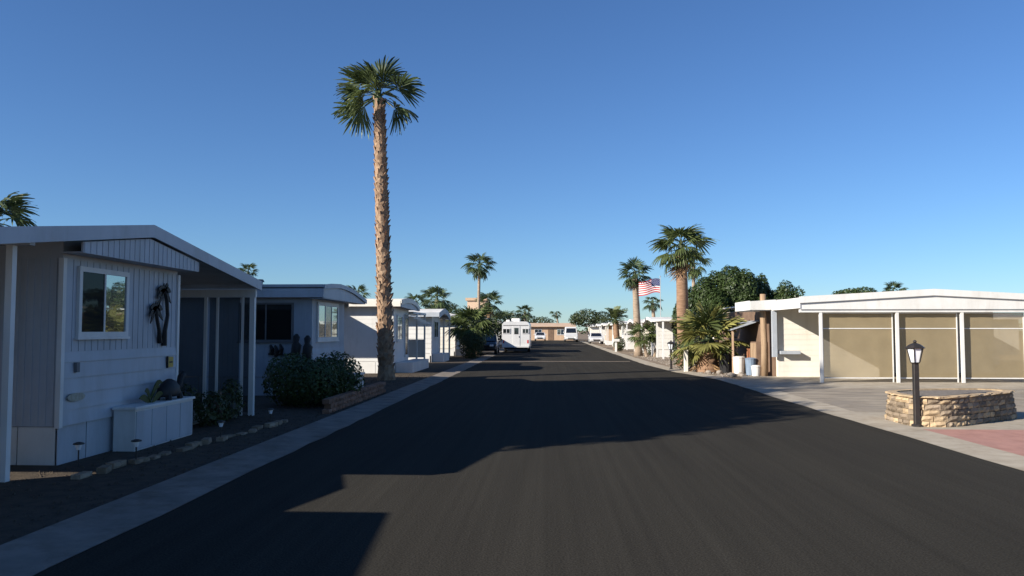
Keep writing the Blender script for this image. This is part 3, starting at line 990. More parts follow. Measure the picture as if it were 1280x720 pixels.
palm('low palm behind the white awning home', -9.6, 58.0, 3.6, 0.22, 0.18, 'dark', 0.7, 18, (0, 0), 29, tm='greytrunk')
palm('palm showing over the ridge of the bowed grey roof', -30.5, 80.0, 7.6, 0.2, 0.16, 'dark', 0.75, 18, (0, 0), 31, tm='greytrunk')
palm('palm behind the gable of the home with the metal palm ornament', -21.2, 29.5, 5.8, 0.25, 0.22, 'dark', 1.05, 22, (0, 0), 33, tm='greytrunk', elmin=-35)
palm('palm peeking over the far edge of the bowed grey roof', -13.9, 58.0, 4.3, 0.22, 0.18, 'dark', 0.65, 18, (0, 0), 35, tm='greytrunk')
palm('palm over the carport ridge, fuller than its neighbours', 29.2, 69.0, 4.9, 0.22, 0.18, 'dark', 0.72, 20, (0, 0), 37, tm='greytrunk')
palm('low palm top just showing above the carport ridge', 33.0, 70.0, 4.1, 0.22, 0.18, 'dark', 0.6, 18, (0, 0), 39, tm='greytrunk', elmax=50)
palm('palm far beyond the flat roof beside the carport ridge', 44.0, 74.0, 4.6, 0.22, 0.18, 'dark', 0.75, 18, (0, 0), 41, tm='greytrunk')
palm('windblown palm far behind the waving flag', 8.6, 64.0, 3.9, 0.16, 0.13, 'dark', 0.62, 14, (-0.3, 0), 43, tm='greytrunk', elmax=60)
palm('dark palm beyond the white travel trailer', -3.0, 104.0, 4.1, 0.22, 0.18, 'dark', 0.8, 16, (0, 0), 45, tm='greytrunk', elmin=-30)
palm('lower dark palm close behind the white travel trailer', -4.9, 90.0, 2.6, 0.25, 0.2, 'dark', 1.1, 20, (0, 0), 47, tm='greytrunk', elmin=-30)
palm('leaning palm beyond the street end', 2.6, 165.0, 5.2, 0.2, 0.16, 'dark', 0.9, 12, (-0.9, 0), 49, tm='greytrunk', elmax=40)
palm('low yellowish fan palm spreading in front of the thick palm trunk', 6.75, 34.4, 1.25, 0.42, 0.36, 'yellow', 1.15, 34, (0.05, 0), 51, tm='smoothtrunk', elmax=85, elmin=-28, dead=8)
palm('young fan palm leaning over the verge below the flag', 6.6, 54.0, 1.3, 0.1, 0.09, 'fan', 0.75, 16, (-0.3, 0), 53, tm='greytrunk', elmin=-30)
palm('young fan palm with curved stem below the flag', 7.1, 54.2, 1.4, 0.09, 0.08, 'fan', 0.7, 16, (0.35, 0), 55, tm='greytrunk', elmin=-30)
palm('bushy fan palm clump beside the cream home', -5.0, 52.0, 1.9, 0.3, 0.25, 'fan', 1.1, 34, (0, 0), 57, tm='smoothtrunk', elmax=85, elmin=-40, dead=6)
palm('second bushy fan palm crowding the cream home', -5.0, 55.5, 1.8, 0.2, 0.18, 'fan', 0.9, 26, (0, 0), 59, tm='smoothtrunk', elmax=85, elmin=-40)


# ------------------------------------------------------------------ leafy trees and bushes
def leaf_cloud(lobes, n, size, seed, shell=0.35):
    rng = random.Random(seed)
    b = MB()
    tot = sum((rx * ry * rz) ** 0.667 for _, (rx, ry, rz) in lobes)
    for c, (rx, ry, rz) in lobes:
        k = int(n * ((rx * ry * rz) ** 0.667) / tot)
        for _ in range(k):
            d = Vector((rng.gauss(0, 1), rng.gauss(0, 1), rng.gauss(0, 1))).normalized()
            r = 1 - shell * rng.random() ** 1.5 + rng.uniform(-0.02, 0.1)
            p = Vector(c) + Vector((d.x * rx * r, d.y * ry * r, d.z * rz * r))
            nrm = (d + Vector((rng.uniform(-1, 1), rng.uniform(-1, 1), rng.uniform(-0.6, 1))) * 0.8).normalized()
            a = nrm.cross(Vector((rng.uniform(-1, 1), rng.uniform(-1, 1), rng.uniform(-1, 1)))).normalized()
            e = nrm.cross(a)
            s = size * rng.uniform(0.6, 1.35)
            b.add([p - a * s, p + e * s * 0.45, p + a * s, p - e * s * 0.45], [(0, 1, 2, 3)])
    return b


def leafy_tree(label, x, y, h, lobes, n, size, seed, m='ficus', name='leafy_tree', tr=0.18, group=None, cat='tree'):
    t = thing(name, label, cat, (x, y, 0), group)
    rng = random.Random(seed)
    b = MB()
    zc = min(c[2] for c, _ in lobes)
    b.tube([(x, y, -0.05), (x + 0.05, y, zc * 0.5), (x, y + 0.05, zc + 0.3)], [tr * 1.3, tr, tr * 0.8], 8)
    for c, r in lobes:
        b.tube([(x, y, zc * 0.75), ((x + c[0]) / 2, (y + c[1]) / 2, (zc * 0.75 + c[2]) / 2 + 0.2), c], [tr * 0.6, tr * 0.4, 0.03], 5)
    b.build('trunk', 'bark', t)
    leaf_cloud(lobes, n, size, seed).build('crown', m, t)
    return t


def lobes_round(x, y, z0, z1, r, n, seed, el=1.3):
    rng = random.Random(seed)
    out = [((x, y, (z0 + z1) / 2), (r * 0.72, r * 0.72, (z1 - z0) * 0.42))]
    for i in range(n):
        a = i * 2.39996
        u = (i + 0.5) / n
        rr = r * 0.72 * math.sin(math.pi * (0.12 + 0.8 * u)) * rng.uniform(0.8, 1.1)
        s = r * rng.uniform(0.3, 0.46)
        z = z0 + (z1 - z0) * (0.15 + 0.72 * u)
        out.append(((x + rr * math.cos(a), y + rr * math.sin(a), z), (s, s, s * el)))
    return out


# the two big trees behind the shaded homes; their shade falls across the road
leafy_tree('tall dense shade tree behind the gable home', -18, 12.3, 13, lobes_round(-18, 12.3, 3.5, 13.7, 4.6, 22, 2), 24000, 0.2, 5, group='shade trees behind the homes', tr=0.35)
leafy_tree('shorter dense shade tree between the first two homes', -14.6, 6.8, 10, lobes_round(-14.6, 6.8, 5.3, 10.0, 3.2, 18, 3), 13000, 0.18, 6, group='shade trees behind the homes', tr=0.3)

leafy_tree('tall shade tree farthest back from the street behind the gable home', -24, 12.0, 13, lobes_round(-24, 12.0, 3.5, 13.2, 3.4, 18, 8), 16000, 0.2, 7, group='shade trees behind the homes', tr=0.3)

leafy_tree('rounded shade tree standing between the two taller shade trees', -17.4, 8.6, 12.5, lobes_round(-17.4, 8.6, 4.5, 12.6, 3.2, 18, 18), 14000, 0.19, 17, group='shade trees behind the homes', tr=0.3)

# round dark evergreen on the right
lb_ = []
rng = random.Random(4)
for i, (u, zt, rr) in enumerate([(-2.2, 4.3, .9), (-1.5, 4.9, 1.0), (-0.7, 5.3, 1.05), (0.1, 5.6, 1.1), (0.9, 5.35, 1.0), (1.6, 4.9, .95), (2.3, 5.2, .65), (2.8, 4.2, .8), (-2.7, 3.6, .8), (-1.0, 4.1, 1.1), (0.5, 4.2, 1.1), (1.7, 3.8, 1.0)]):
    lb_.append(((11.1 + u, 50.5 + rng.uniform(-1.3, 0.4) - (0.9 if i > 8 else 0), zt - 1.35), (rr * 0.78, rr * 0.85, 1.42)))
leafy_tree('round dark evergreen tree rising behind the low fan palm', 11.1, 50.5, 5.6, lb_, 42000, 0.095, 9, 'ficus', 'evergreen_tree', 0.25)
leafy_tree('small dark evergreen beside the carport roof', 15.1, 50, 4.6, lobes_round(14.7, 50, 2.6, 4.55, 1.1, 8, 12), 3500, 0.09, 12, 'ficus', 'evergreen_tree', 0.14)
leafy_tree('broad tree top over the carport house roof', 25.2, 66, 5.3, [((24.6, 66, 4.6), (1.0, 1.0, .55)), ((25.6, 66, 4.75), (1.0, 1.0, .5)), ((23.8, 66, 4.5), (.8, .8, .5))], 2500, 0.1, 14, 'ficus', 'evergreen_tree', 0.14)

BUSH = [
    ('clipped dark hedge between the first two homes', [((-5.5, 18.3, .55), (.75, .8, .55)), ((-5.15, 19.3, .6), (.65, .8, .6)), ((-6.0, 18.6, .6), (.6, .9, .6)), ((-5.5, 20.0, .5), (.7, .6, .55))], 11000, .045, 'hedge'),
    ('yellow-green shrub sprawling at the thick palm foot', [((6.3, 37.5, .7), (.6, .6, .7)), ((7.0, 38.2, .8), (.7, .7, .8))], 2200, .06, 'shrub'),
    ('tall rounded shrub below the bushy fan palm clump', [((-4.8, 50.2, .7), (.75, .7, .85)), ((-4.6, 50.2, 1.1), (.6, .6, .7))], 2600, .07, 'shrub'),
    ('dark tree behind the roof of the cream home', [((-10.5, 76, 3.6), (1.3, 1.3, 1.0)), ((-9.2, 76, 3.4), (1.0, 1.0, .9))], 1800, .12, 'shrub'),
    ('rounded green tree hanging over the tan home', [((5.8, 120, 3.6), (2.1, 1.6, 1.3)), ((8.2, 120, 3.3), (1.7, 1.5, 1.2)), ((4.3, 120, 3.4), (1.2, 1.2, .9))], 3000, .16, 'shrub'),
    ('green tree beyond the tan house roof', [((-4.5, 158, 3.7), (2.4, 2, 1.3)), ((-1, 158, 3.4), (2, 2, 1.0))], 1600, .2, 'shrub'),
    ('dark hedge mass behind the white travel trailer', [((-5.2, 86, 2.2), (1.5, 1.2, 1.6)), ((-3.6, 88, 2.3), (1.3, 1.2, 1.5))], 2600, .12, 'shrub'),
    ('brown grass tuft shrub by the mailbox post', [((6.0, 68, .6), (.5, .5, .6))], 900, .07, 'shrub'),
    ('desert shrub against the white home below the flag', [((7.4, 58, .7), (.7, .7, .7)), ((8.2, 58.4, .5), (.6, .6, .5))], 1500, .07, 'shrub'),
    ('small shrub at the porch of the gable home', [((-6.2, 14.6, .3), (.3, .5, .32)), ((-6.3, 15.4, .28), (.35, .4, .3))], 1400, .04, 'shrub'),
]
for k, (lab, lobes, n_, sz, nm) in enumerate(BUSH):
    cx = sum(c[0] for c, _ in lobes) / len(lobes)
    cy = sum(c[1] for c, _ in lobes) / len(lobes)
    leafy_tree(lab, cx, cy, 1, lobes, n_, sz, 80 + k, 'ficus' if nm == 'hedge' else 'bush', nm, 0.05, cat='tree' if ' tree' in lab else 'shrub')
wood = MB()
rng = random.Random(77)
fl = []
for i in range(90):
    x = -260 + i * 5.8 + rng.uniform(-2, 2)
    fl.append(((x, 330 + rng.uniform(-15, 15), 1.2), (4.5, 3, rng.uniform(2.2, 4.2))))
tag(leaf_cloud(fl, 9000, 0.7, 78).build('distant_trees', 'ficus', at=(0, 330, 0), kind='stuff'), 'low far-off belt of trees along the horizon', 'trees')


# ------------------------------------------------------------------ lamps
def yard_lamp(label, x, y, h, s=1.0):
    t = thing('yard_lamp', label, 'lamp post', (x, y, 0), 'black lantern posts along the sunny verge')
    hb = h - 0.42 * s
    MB().bbox(x - 0.046 * s, x + 0.046 * s, y - 0.046 * s, y + 0.046 * s, 0.0, hb, 0.008).build('post', 'darkmetal', t)
    MB().lathe([(0.1 * s, 0), (0.1 * s, 0.03), (0.075 * s, 0.05)], (x, y), 8).build('base_collar', 'darkmetal', t)
    ln = MB()
    ln.lathe([(0.06 * s, hb), (0.085 * s, hb + 0.015), (0.085 * s, hb + 0.03)], (x, y), 6)
    z0, z1 = hb + 0.03, hb + 0.28 * s
    for k in range(6):
        a = k * math.pi / 3
        ln.tube([(x + 0.083 * s * math.cos(a), y + 0.083 * s * math.sin(a), z0), (x + 0.145 * s * math.cos(a), y + 0.145 * s * math.sin(a), z1)], 0.011 * s, 4)
    lo = ln.build('lantern', 'darkmetal', t)
    for k in range(6):
        a, c = k * math.pi / 3, (k + 1) * math.pi / 3
        p = MB()
        q = [Vector((x + r * s * math.cos(e), y + r * s * math.sin(e), z)) for r, e, z in ((.076, a, z0), (.076, c, z0), (.138, c, z1), (.138, a, z1))]
        nn = Vector((math.cos((a + c) / 2), math.sin((a + c) / 2), 0)) * 0.004
        p.add(q + [v - nn for v in q], [(0, 1, 2, 3), (7, 6, 5, 4), (0, 4, 5, 1), (1, 5, 6, 2), (2, 6, 7, 3), (3, 7, 4, 0)])
        p.build('pane', 'milkglass', lo)
    MB().lathe([(0.18 * s, z1), (0.185 * s, z1 + 0.012), (0.11 * s, z1 + 0.07 * s), (0.045 * s, z1 + 0.095 * s), (0.03 * s, z1 + 0.105 * s)], (x, y), 6).build('lantern_roof', 'darkmetal', lo)
    MB().lathe([(0.015 * s, z1 + 0.1 * s), (0.035 * s, z1 + 0.12 * s), (0.03 * s, z1 + 0.14 * s), (0.008, z1 + 0.155 * s)], (x, y), 8).build('finial', 'darkmetal', lo)
    return t


yard_lamp('black lantern lamp post beside the round stone planter', 6.71, 15.0, 1.56)
yard_lamp('black lantern lamp post on the verge by the white stub post', 5.5, 36.2, 1.3)

# ------------------------------------------------------------------ stone planter
cp = [(6.6, 15.5), (6.72, 15.06), (7.1, 14.92), (7.5, 15.06), (8.35, 15.7), (9.15, 16.32), (9.35, 16.75), (8.9, 17.2), (7.7, 17.0), (6.85, 16.5), (6.6, 15.95)]


def closed_spline(P, n):
    out = []
    m = len(P)
    for i in range(m):
        p0, p1, p2, p3 = (Vector(P[(i + k - 1) % m]) for k in range(4))
        for j in range(n):
            t = j / n
            out.append(0.5 * ((2 * p1) + (p2 - p0) * t + (2 * p0 - 5 * p1 + 4 * p2 - p3) * t * t + (3 * p1 - p0 - 3 * p2 + p3) * t ** 3))
    return out


sp = closed_spline(cp, 24)
cen = Vector((7.9, 15.95))
pl = thing('stone_planter', 'low rounded planter of stacked split stone blocks beside the lantern post', 'planter', (7.9, 15.95, 0))
inner = [(p + (cen - p).normalized() * 0.05) for p in sp[::6]]
MB().prism([tuple(p) for p in inner], 'z', -0.01, 0.50).build('core', 'mortar', pl)
top = [(p + (cen - p).normalized() * 0.2) for p in sp[::6]]
MB().prism([tuple(p) for p in top], 'z', 0.5, 0.525).build('soil', 'gravel', pl)


def block_mesh(seed, ln, dp, ht, m):
    rng = random.Random(seed)
    b = MB()
    n = 3
    vs, fs = [], []
    # front face is a rough 4x3 grid, back is flat
    for iz in range(n):
        for ix in range(n + 1):
            x = -ln / 2 + ln * ix / n
            z = ht * iz / (n - 1)
            e = (0 < ix < n) and (iz == 1)
            y = -dp / 2 + (rng.uniform(-0.03, 0.012) if e else rng.uniform(0.004, 0.022))
            vs.append((x + rng.uniform(-.006, .006), y, z + rng.uniform(-.006, .003)))
    for iz in range(n - 1):
        for ix in range(n):
            k = iz * (n + 1) + ix
            fs.append((k, k + 1, k + n + 2, k + n + 1))
    k = len(vs)
    vs += [(-ln / 2, dp / 2, 0), (ln / 2, dp / 2, 0), (ln / 2, dp / 2, ht), (-ln / 2, dp / 2, ht)]
    fs += [(8, 9, 10, 11, k + 2, k + 3), (0, k, k + 1, 3, 2, 1), (0, 4, 8, k + 3, k), (3, k + 1, k + 2, 11, 7), (k, k + 3, k + 2, k + 1)]
    b.add(vs, fs)
    return b.mesh('stone_block', m)


BL = {}
for m_ in ('stone_tan', 'stone_grey'):
    BL[m_] = [block_mesh(200 + i, 1.0, 0.16, 0.095, m_) for i in range(6)]
# arc length table
al = [0.0]
for i in range(len(sp)):
    al.append(al[-1] + (sp[(i + 1) % len(sp)] - sp[i]).length)
tot = al[-1]


def on_curve(s):
    s %= tot
    for i in range(len(sp)):
        if al[i + 1] >= s:
            t = (s - al[i]) / max(1e-6, al[i + 1] - al[i])
            p = sp[i].lerp(sp[(i + 1) % len(sp)], t)
            return p, (sp[(i + 1) % len(sp)] - sp[i]).normalized()
    return sp[0], (sp[1] - sp[0]).normalized()


rng = random.Random(31)
for c in range(5):
    s = rng.uniform(0, 0.3)
    end = s + tot
    inset = 0.014 * c
    while s < end - 0.12:
        l = rng.choice((0.15, 0.19, 0.23, 0.28))
        if end - s - l < 0.14:
            l = end - s
        p, tg = on_curve(s + l / 2)
        nrm = Vector((tg.y, -tg.x))
        q = p - nrm * (inset + 0.05)
        mm = 'stone_tan' if rng.random() < 0.35 else 'stone_grey'
        o = inst('stone_block', rng.choice(BL[mm]), pl, (q.x, q.y, 0.102 * c))
        o.rotation_euler = (0, 0, math.atan2(tg.y, tg.x) + rng.uniform(-0.05, 0.05))
        o.scale = (l - 0.012, 1, 1)
        s += l
s = 0
while s < tot - 0.1:
    l = min(0.42, tot - s)
    p, tg = on_curve(s + l / 2)
    nrm = Vector((tg.y, -tg.x))
    q = p - nrm * 0.1
    o = inst('cap_stone', BL['stone_tan'][int(s * 10) % 6], pl, (q.x, q.y, 0.512))
    o.rotation_euler = (0, 0, math.atan2(tg.y, tg.x))
    o.scale = (l - 0.008, 1.25, 0.38)
    s += l

# ------------------------------------------------------------------ things in front of the left homes
# metal palm ornament on house one
orn = thing('wall_ornament', 'black metal palm tree silhouette on the pale home wall', 'wall ornament', (-6.3, 12.75, 1.5))
tk = MB()
tk.tube([(-6.31, 12.92, 1.5), (-6.29, 12.9, 1.75), (-6.29, 12.98, 2.0), (-6.29, 12.94, 2.25), (-6.29, 12.86, 2.4)], [.045, .035, .03, .03, .025], 6)
tk.tube([(-6.31, 12.78, 1.55), (-6.29, 12.7, 1.75), (-6.29, 12.62, 1.95), (-6.29, 12.6, 2.1)], [.04, .03, .028, .025], 6)
tk.build('trunk', 'black', orn)


def metal_leaf(cy, cz, ang, ln, drop):
    b = MB()
    n = 5
    up, dn = [], []
    for i in range(n + 1):
        t = i / n
        y = cy + math.cos(ang) * ln * t
        z = cz + math.sin(ang) * ln * t - drop * t * t
        wv = 0.075 * math.sin(math.pi * (0.12 + 0.85 * t))
        up.append((y, z + wv * 0.5))
        dn.append((y, z - wv))
    b.prism(up + dn[::-1], 'x', -6.30, -6.285)
    return b


for cy, cz, sc_ in ((12.86, 2.42, 1.0), (12.6, 2.12, 0.95)):
    for an in (100, 60, 25, 150, 185, 215, -20):
        metal_leaf(cy, cz, R(an), 0.24 * sc_ * (1.0 if an != 100 else 0.8), 0.13 * sc_).build('leaf', 'black', orn)
so_ = thing('address_sign', 'small yellow house number sign under the metal palm ornament', 'sign', (-6.3, 13.15, 1.14))
MB().box(-6.325, -6.30, 13.07, 13.24, 1.14, 1.31).build('board', 'caryellow', so_)
MB().box(-6.30, -6.296, 13.1, 13.21, 1.21, 1.235).build('lettering', 'black', so_)
MB().box(-6.326, -6.299, 13.045, 13.069, 1.13, 1.32).build('edge_bracket', 'black', so_)
ov = MB()
pts_ = [(10.5 + 0.2 * math.cos(k * math.pi / 10), 0.86 + 0.055 * math.sin(k * math.pi / 10)) for k in range(20)]
tag(ov.prism(pts_, 'x', -6.325, -6.305).build('plaque', 'plaque', at=(-6.31, 10.5, 0.8)), 'weathered oval plaque low on the pale lap siding', 'plaque')
# white planter box against the wall
bx_ = thing('planter_box', 'white panelled planter box against the pale home wall', 'planter', (-6.15, 12.5, 0))
MB().box(-6.30, -5.98, 11.42, 13.3, 0.0, 0.6).build('box', 'white', bx_)
for i in range(4):
    MB().box(-5.98, -5.968, 11.44 + i * 0.465, 11.44 + i * 0.465 + 0.445, 0.02, 0.57).build('panel', 'paleblue', bx_)
MB().bbox(-6.31, -5.95, 11.38, 13.34, 0.602, 0.64, 0.01).build('rim', 'white', bx_)
# tortoise ornament: domed shell, raised head, four feet
tz, tx, ty = 0.64, -6.13, 12.75
to = thing('tortoise_ornament', 'dark tortoise ornament with raised head on the white planter box', 'ornament', (tx, ty, tz))
MB().lathe([(0.30, tz + 0.06), (0.31, tz + 0.10), (0.26, tz + 0.21), (0.17, tz + 0.29), (0.06, tz + 0.33), (0.01, tz + 0.335)], (0, 0), 14).v
sh = MB().lathe([(0.14, 0.05), (0.15, 0.09), (0.13, 0.2), (0.085, 0.28), (0.03, 0.325), (0.005, 0.33)], (0, 0), 14)
sh.v = [(tx + a, ty + b * 2.1, tz + c) for a, b, c in sh.v]
sh.build('shell', 'black', to, smooth=True)
MB().tube([(tx, ty + 0.26, tz + 0.12), (tx, ty + 0.36, tz + 0.2), (tx, ty + 0.42, tz + 0.33), (tx, ty + 0.48, tz + 0.37), (tx, ty + 0.52, tz + 0.35)], [.06, .055, .06, .065, .03], 8).build('head', 'black', to, smooth=True)
for a, b_ in ((-.1, -.2), (.1, -.2), (-.1, .2), (.1, .2)):
    MB().tube([(tx + a, ty + b_, tz), (tx + a * 0.8, ty + b_ * 0.9, tz + 0.1)], [.05, .045], 7).build('foot', 'black', to)
# arching leaf plant in the same box
pp = thing('potted_plant', 'dark arching leaves beside the tortoise ornament', 'plant', (-6.13, 12.1, 0.64))
for k, (dy, dz, bend) in enumerate(((0.42, 0.3, 1), (0.3, 0.24, 1), (-0.34, 0.1, 1), (-0.2, 0.2, 1), (0.36, 0.12, 1))):
    q = MB()
    nn = 5
    up, dn = [], []
    for i in range(nn + 1):
        t = i / nn
        y = 12.12 + dy * t
        z = 0.64 + dz * math.sin(math.pi * 0.62 * t) / math.sin(math.pi * 0.62 * 0.8)
        ww = 0.055 * math.sin(math.pi * (0.1 + 0.87 * t))
        up.append((y, z + ww))
        dn.append((y, z - ww))
    q.prism(up + dn[::-1], 'x', -6.14 + 0.012 * k, -6.132 + 0.012 * k)
    q.build('leaf', 'ficus', pp)


def stake_light(label, x, y, h=0.32):
    t = thing('path_light', label, 'path light', (x, y, 0), 'small stake lights in the front yard')
    MB().tube([(x, y, -0.03), (x, y, h - 0.08)], 0.009, 6).build('stake', 'darkmetal', t)
    MB().lathe([(0.025, h - 0.1), (0.04, h - 0.05), (0.04, h - 0.03)], (x, y), 8).build('lens', 'milkglass', t)
    MB().lathe([(0.07, h - 0.03), (0.065, h - 0.015), (0.02, h)], (x, y), 10).build('cap', 'darkmetal', t)


for x, y, lab in ((-6.02, 10.1, 'small dark stake light at the corner of the pale lap-sided home'), (-5.42, 10.4, 'small dark stake light by the first edging stones'),
                  (-5.2, 12.6, 'small dark stake light in front of the white planter box'), (-5.1, 14.6, 'small dark stake light in front of the porch shrub')):
    stake_light(lab, x, y)
# yard edging stones
st = [block_mesh(300 + i, 1.0, 0.16, 0.12, 'stone_grey') for i in range(4)]
ed = thing('edging_row', 'row of rough edging stones along the gravel yard', 'edging', (-5.0, 12.4, 0))
for i in range(17):
    rngy = 9.4 + i * 0.36
    o = inst('edging_stone', st[i % 4], ed, (-5.55 + 0.035 * i + 0.05 * math.sin(i * 2.3), rngy, -0.02))
    o.rotation_euler = (0, 0, R(90) + 0.25 * math.sin(i * 1.7))
    o.scale = (0.27, 0.75, 0.6 + 0.2 * math.sin(i))
# low brick wall in front of the hedge
bk = [block_mesh(320 + i, 1.0, 0.16, 0.1, 'brick') for i in range(4)]
for me in bk:
    me.name = 'brick'
bw = thing('brick_border', 'low border of stacked bricks in front of the clipped hedge', 'wall', (-4.65, 19, 0))
for c in range(3):
    y = 16.7 + (0.14 if c % 2 else 0)
    i = 0
    while y < 22.4:
        o = inst('brick', bk[(i * 3 + c) % 4], bw, (-4.66, y + 0.14, -0.01 + 0.107 * c))
        o.rotation_euler = (0, 0, R(90))
        o.scale = (0.27, 1, 1)
        y += 0.28
        i += 1
wb = thing('step_box', 'white low step box at the end wall of the grey bowed-roof home', 'steps', (-5.6, 22.3, 0))
MB().box(-6.2, -5.3, 21.75, 22.9, 0, 0.5).build('riser', 'white', wb)
MB().bbox(-6.24, -5.26, 21.71, 22.94, 0.502, 0.545, 0.01).build('tread', 'white', wb)
# dark garden sculpture: two rounded figures and a bracketed wall piece
sg_ = thing('garden_sculpture', 'dark pair of rounded figures standing over the clipped hedge', 'sculpture', (-6.45, 19.9, 0))
for dx, hh in ((0.0, 1.62), (-0.3, 1.66)):
    MB().tube([(-6.35 + dx, 20.9, 0), (-6.35 + dx, 20.9, 0.7), (-6.36 + dx, 20.9, hh - 0.5), (-6.33 + dx, 20.9, hh - 0.3), (-6.35 + dx, 20.9, hh - 0.22), (-6.34 + dx, 20.9, hh - 0.08), (-6.34 + dx, 20.9, hh)],
              [.04, .07, .12, .13, .07, .095, .03], 9).build('figure', 'black', sg_, smooth=True)
MB().tube([(-6.66, 20.9, 1.25), (-6.8, 20.9, 1.12), (-6.98, 20.9, 1.08)], [.04, .03, .025], 6).build('arm', 'black', sg_)
hk = thing('wall_hanging', 'small dark metal wall piece beside the rounded figures', 'wall ornament', (-7.35, 21.2, 1.1))
for k, (dx, dz, ln) in enumerate(((0, 0, .3), (-.13, .05, .26), (.13, .06, .27))):
    MB().tube([(-7.3 + dx, 21.24, 1.05 + dz), (-7.27 + dx, 21.22, 1.2 + dz), (-7.32 + dx, 21.24, 1.05 + dz + ln)], [.05, .06, .03], 6).build('rod', 'black', hk)
MB().tube([(-7.5, 21.24, 1.12), (-7.1, 21.24, 1.1)], 0.03, 6).build('bar', 'black', hk)
for (x, y, r, lab) in ((-6.35, 15.9, .16, 'dark round pot beside the thin porch posts'), (-6.6, 14.3, .2, 'dark wide pot next to the white planter box')):
    pt = thing('plant_pot', lab, 'pot', (x, y, 0))
    MB().lathe([(r * .7, 0), (r, .26), (r * 1.06, .27), (r * 1.06, .31), (r * .9, .31), (r * .88, .28)], (x, y), 12).build('pot', 'darkgrey', pt)
    leaf_cloud([((x, y, .5), (r * 1.3, r * 1.3, .28))], 350, 0.04, int(r * 100)).build('foliage', 'bush', pt)

# ------------------------------------------------------------------ verge things on the right
tag(MB().tube([(8.3, 31.25, -0.1), (8.31, 31.25, 1.2), (8.28, 31.26, 2.4), (8.29, 31.25, 3.15)], [.125, .12, .115, .11], 10).build('wood_post', 'wood', smooth=True, at=(8.3, 31.25, 0)), 'tall round wooden post in front of the cream carport house', 'post')
wp = thing('stub_post', 'short white stub post at the foot of the low fan palm', 'post', (5.8, 34.1, 0))
MB().bbox(5.72, 5.88, 34.02, 34.18, 0, 0.88, 0.012).build('post', 'cream', wp)
MB().bbox(5.70, 5.90, 34.0, 34.2, 0.882, 0.93, 0.015).build('cap', 'cream', wp)
mb = thing('mailbox_post', 'white mailbox on a post on the far sunny verge', 'mailbox', (5.5, 65.4, 0))
MB().box(5.42, 5.58, 65.3, 65.46, 0, 0.85).build('post', 'white', mb)
MB().bbox(5.25, 5.8, 65.2, 65.6, 0.852, 1.05, 0.02).build('box', 'white', mb)


def bin_(label, x, y, r, h, m, lid=None):
    t = thing('storage_bin', label, 'bin', (x, y, 0))
    MB().lathe([(r * .85, 0), (r, h), (r * 1.05, h + .01), (r * 1.05, h + .03)], (x, y), 14).build('body', m, t, smooth=False)
    MB().lathe([(r * 1.07, h + .031), (r * 1.07, h + .05), (r * .5, h + .085)], (x, y), 14).build('lid', lid or m, t)


bin_('white round bin between the low fan palm and the wooden post', 7.75, 33.0, .24, .62, 'white')
bin_('blue-grey drum beside the wooden post', 7.95, 31.9, .22, .6, 'bluegrey')
bin_('black bin in the shade of the low fan palm', 7.35, 33.6, .3, .72, 'black')
bin_('low white tub at the foot of the wooden post', 8.0, 31.35, .17, .33, 'white')
bin_('white barrel behind the low fan palm', 7.3, 35.6, .3, .9, 'white')
# grey lean-to awning with junk between the carport house and the palm
lt = thing('lean_to', 'grey sloping lean-to awning beside the cream carport house', 'awning', (7.9, 34, 0))
MB().prism([(7.45, 1.75), (8.6, 2.12), (8.6, 2.16), (7.45, 1.79)], 'y', 33.0, 36.0).build('sheet', 'greysiding', lt)
for yy in (33.1, 35.9):
    MB().box(7.5, 7.57, yy - .035, yy + .035, 0, 1.76).build('post', 'tan', lt)
ch = thing('garden_chair', 'reddish wooden chair under the grey lean-to awning', 'chair', (8.1, 33.6, 0))
MB().box(7.9, 8.3, 33.4, 33.8, .42, .47).build('seat', 'terracotta', ch)
MB().box(8.26, 8.3, 33.4, 33.8, .471, 1.0).build('backrest', 'terracotta', ch)
for a, b_ in ((7.92, 33.42), (8.25, 33.42), (7.92, 33.75), (8.25, 33.75)):
    MB().box(a, a + .04, b_, b_ + .04, 0, .42).build('leg', 'terracotta', ch)
cb = thing('cabinet', 'brown wooden cabinet against the side wall of the cream carport house', 'cabinet', (8.3, 32.3, 0))
MB().box(8.15, 8.58, 31.8, 32.7, 0.0, 1.3).build('body', 'brownwall', cb)
for k in range(2):
    MB().box(8.13, 8.149, 31.83 + k * .43, 32.23 + k * .43, .05, 1.25).build('door', 'wood', cb)
rng = random.Random(91)
for k in range(9):
    x, y = rng.choice(((7.4, 31.2), (6.9, 33.2), (6.5, 35.4), (7.0, 36.0)))
    x += rng.uniform(-.5, .5)
    y += rng.uniform(-.4, .4)
    r = rng.uniform(.08, .16)
    b = MB().lathe([(r * .8, -.02), (r, r * .3), (r * .7, r * .8), (r * .2, r)], (0, 0), 8)
    b.v = [(x + a * rng.uniform(.85, 1.15), y + c * rng.uniform(.85, 1.15), d) for a, c, d in b.v]
    tag(b.build('rock', 'gravel', at=(x, y, 0)), 'pale rock lying on the gravel near the low fan palm', 'rock', 'rocks on the sunny verge')

# flag on its pole
fx, fy = 7.62, 54.6
fg = thing('flagpole', 'slim pole carrying the striped flag', 'flagpole', (fx, fy, 0))
MB().tube([(fx, fy, 0), (fx, fy, 5.35)], [.035, .022], 8).build('pole', 'alu', fg)
MB().lathe([(.01, 5.35), (.05, 5.39), (.05, 5.42), (.01, 5.46)], (fx, fy), 8).build('finial', 'alu', fg)
fo = thing('flag', 'red and white striped flag with blue corner waving from its pole', 'flag', (fx - .03, fy, 5.2))
FW, FH = 1.5, 0.95


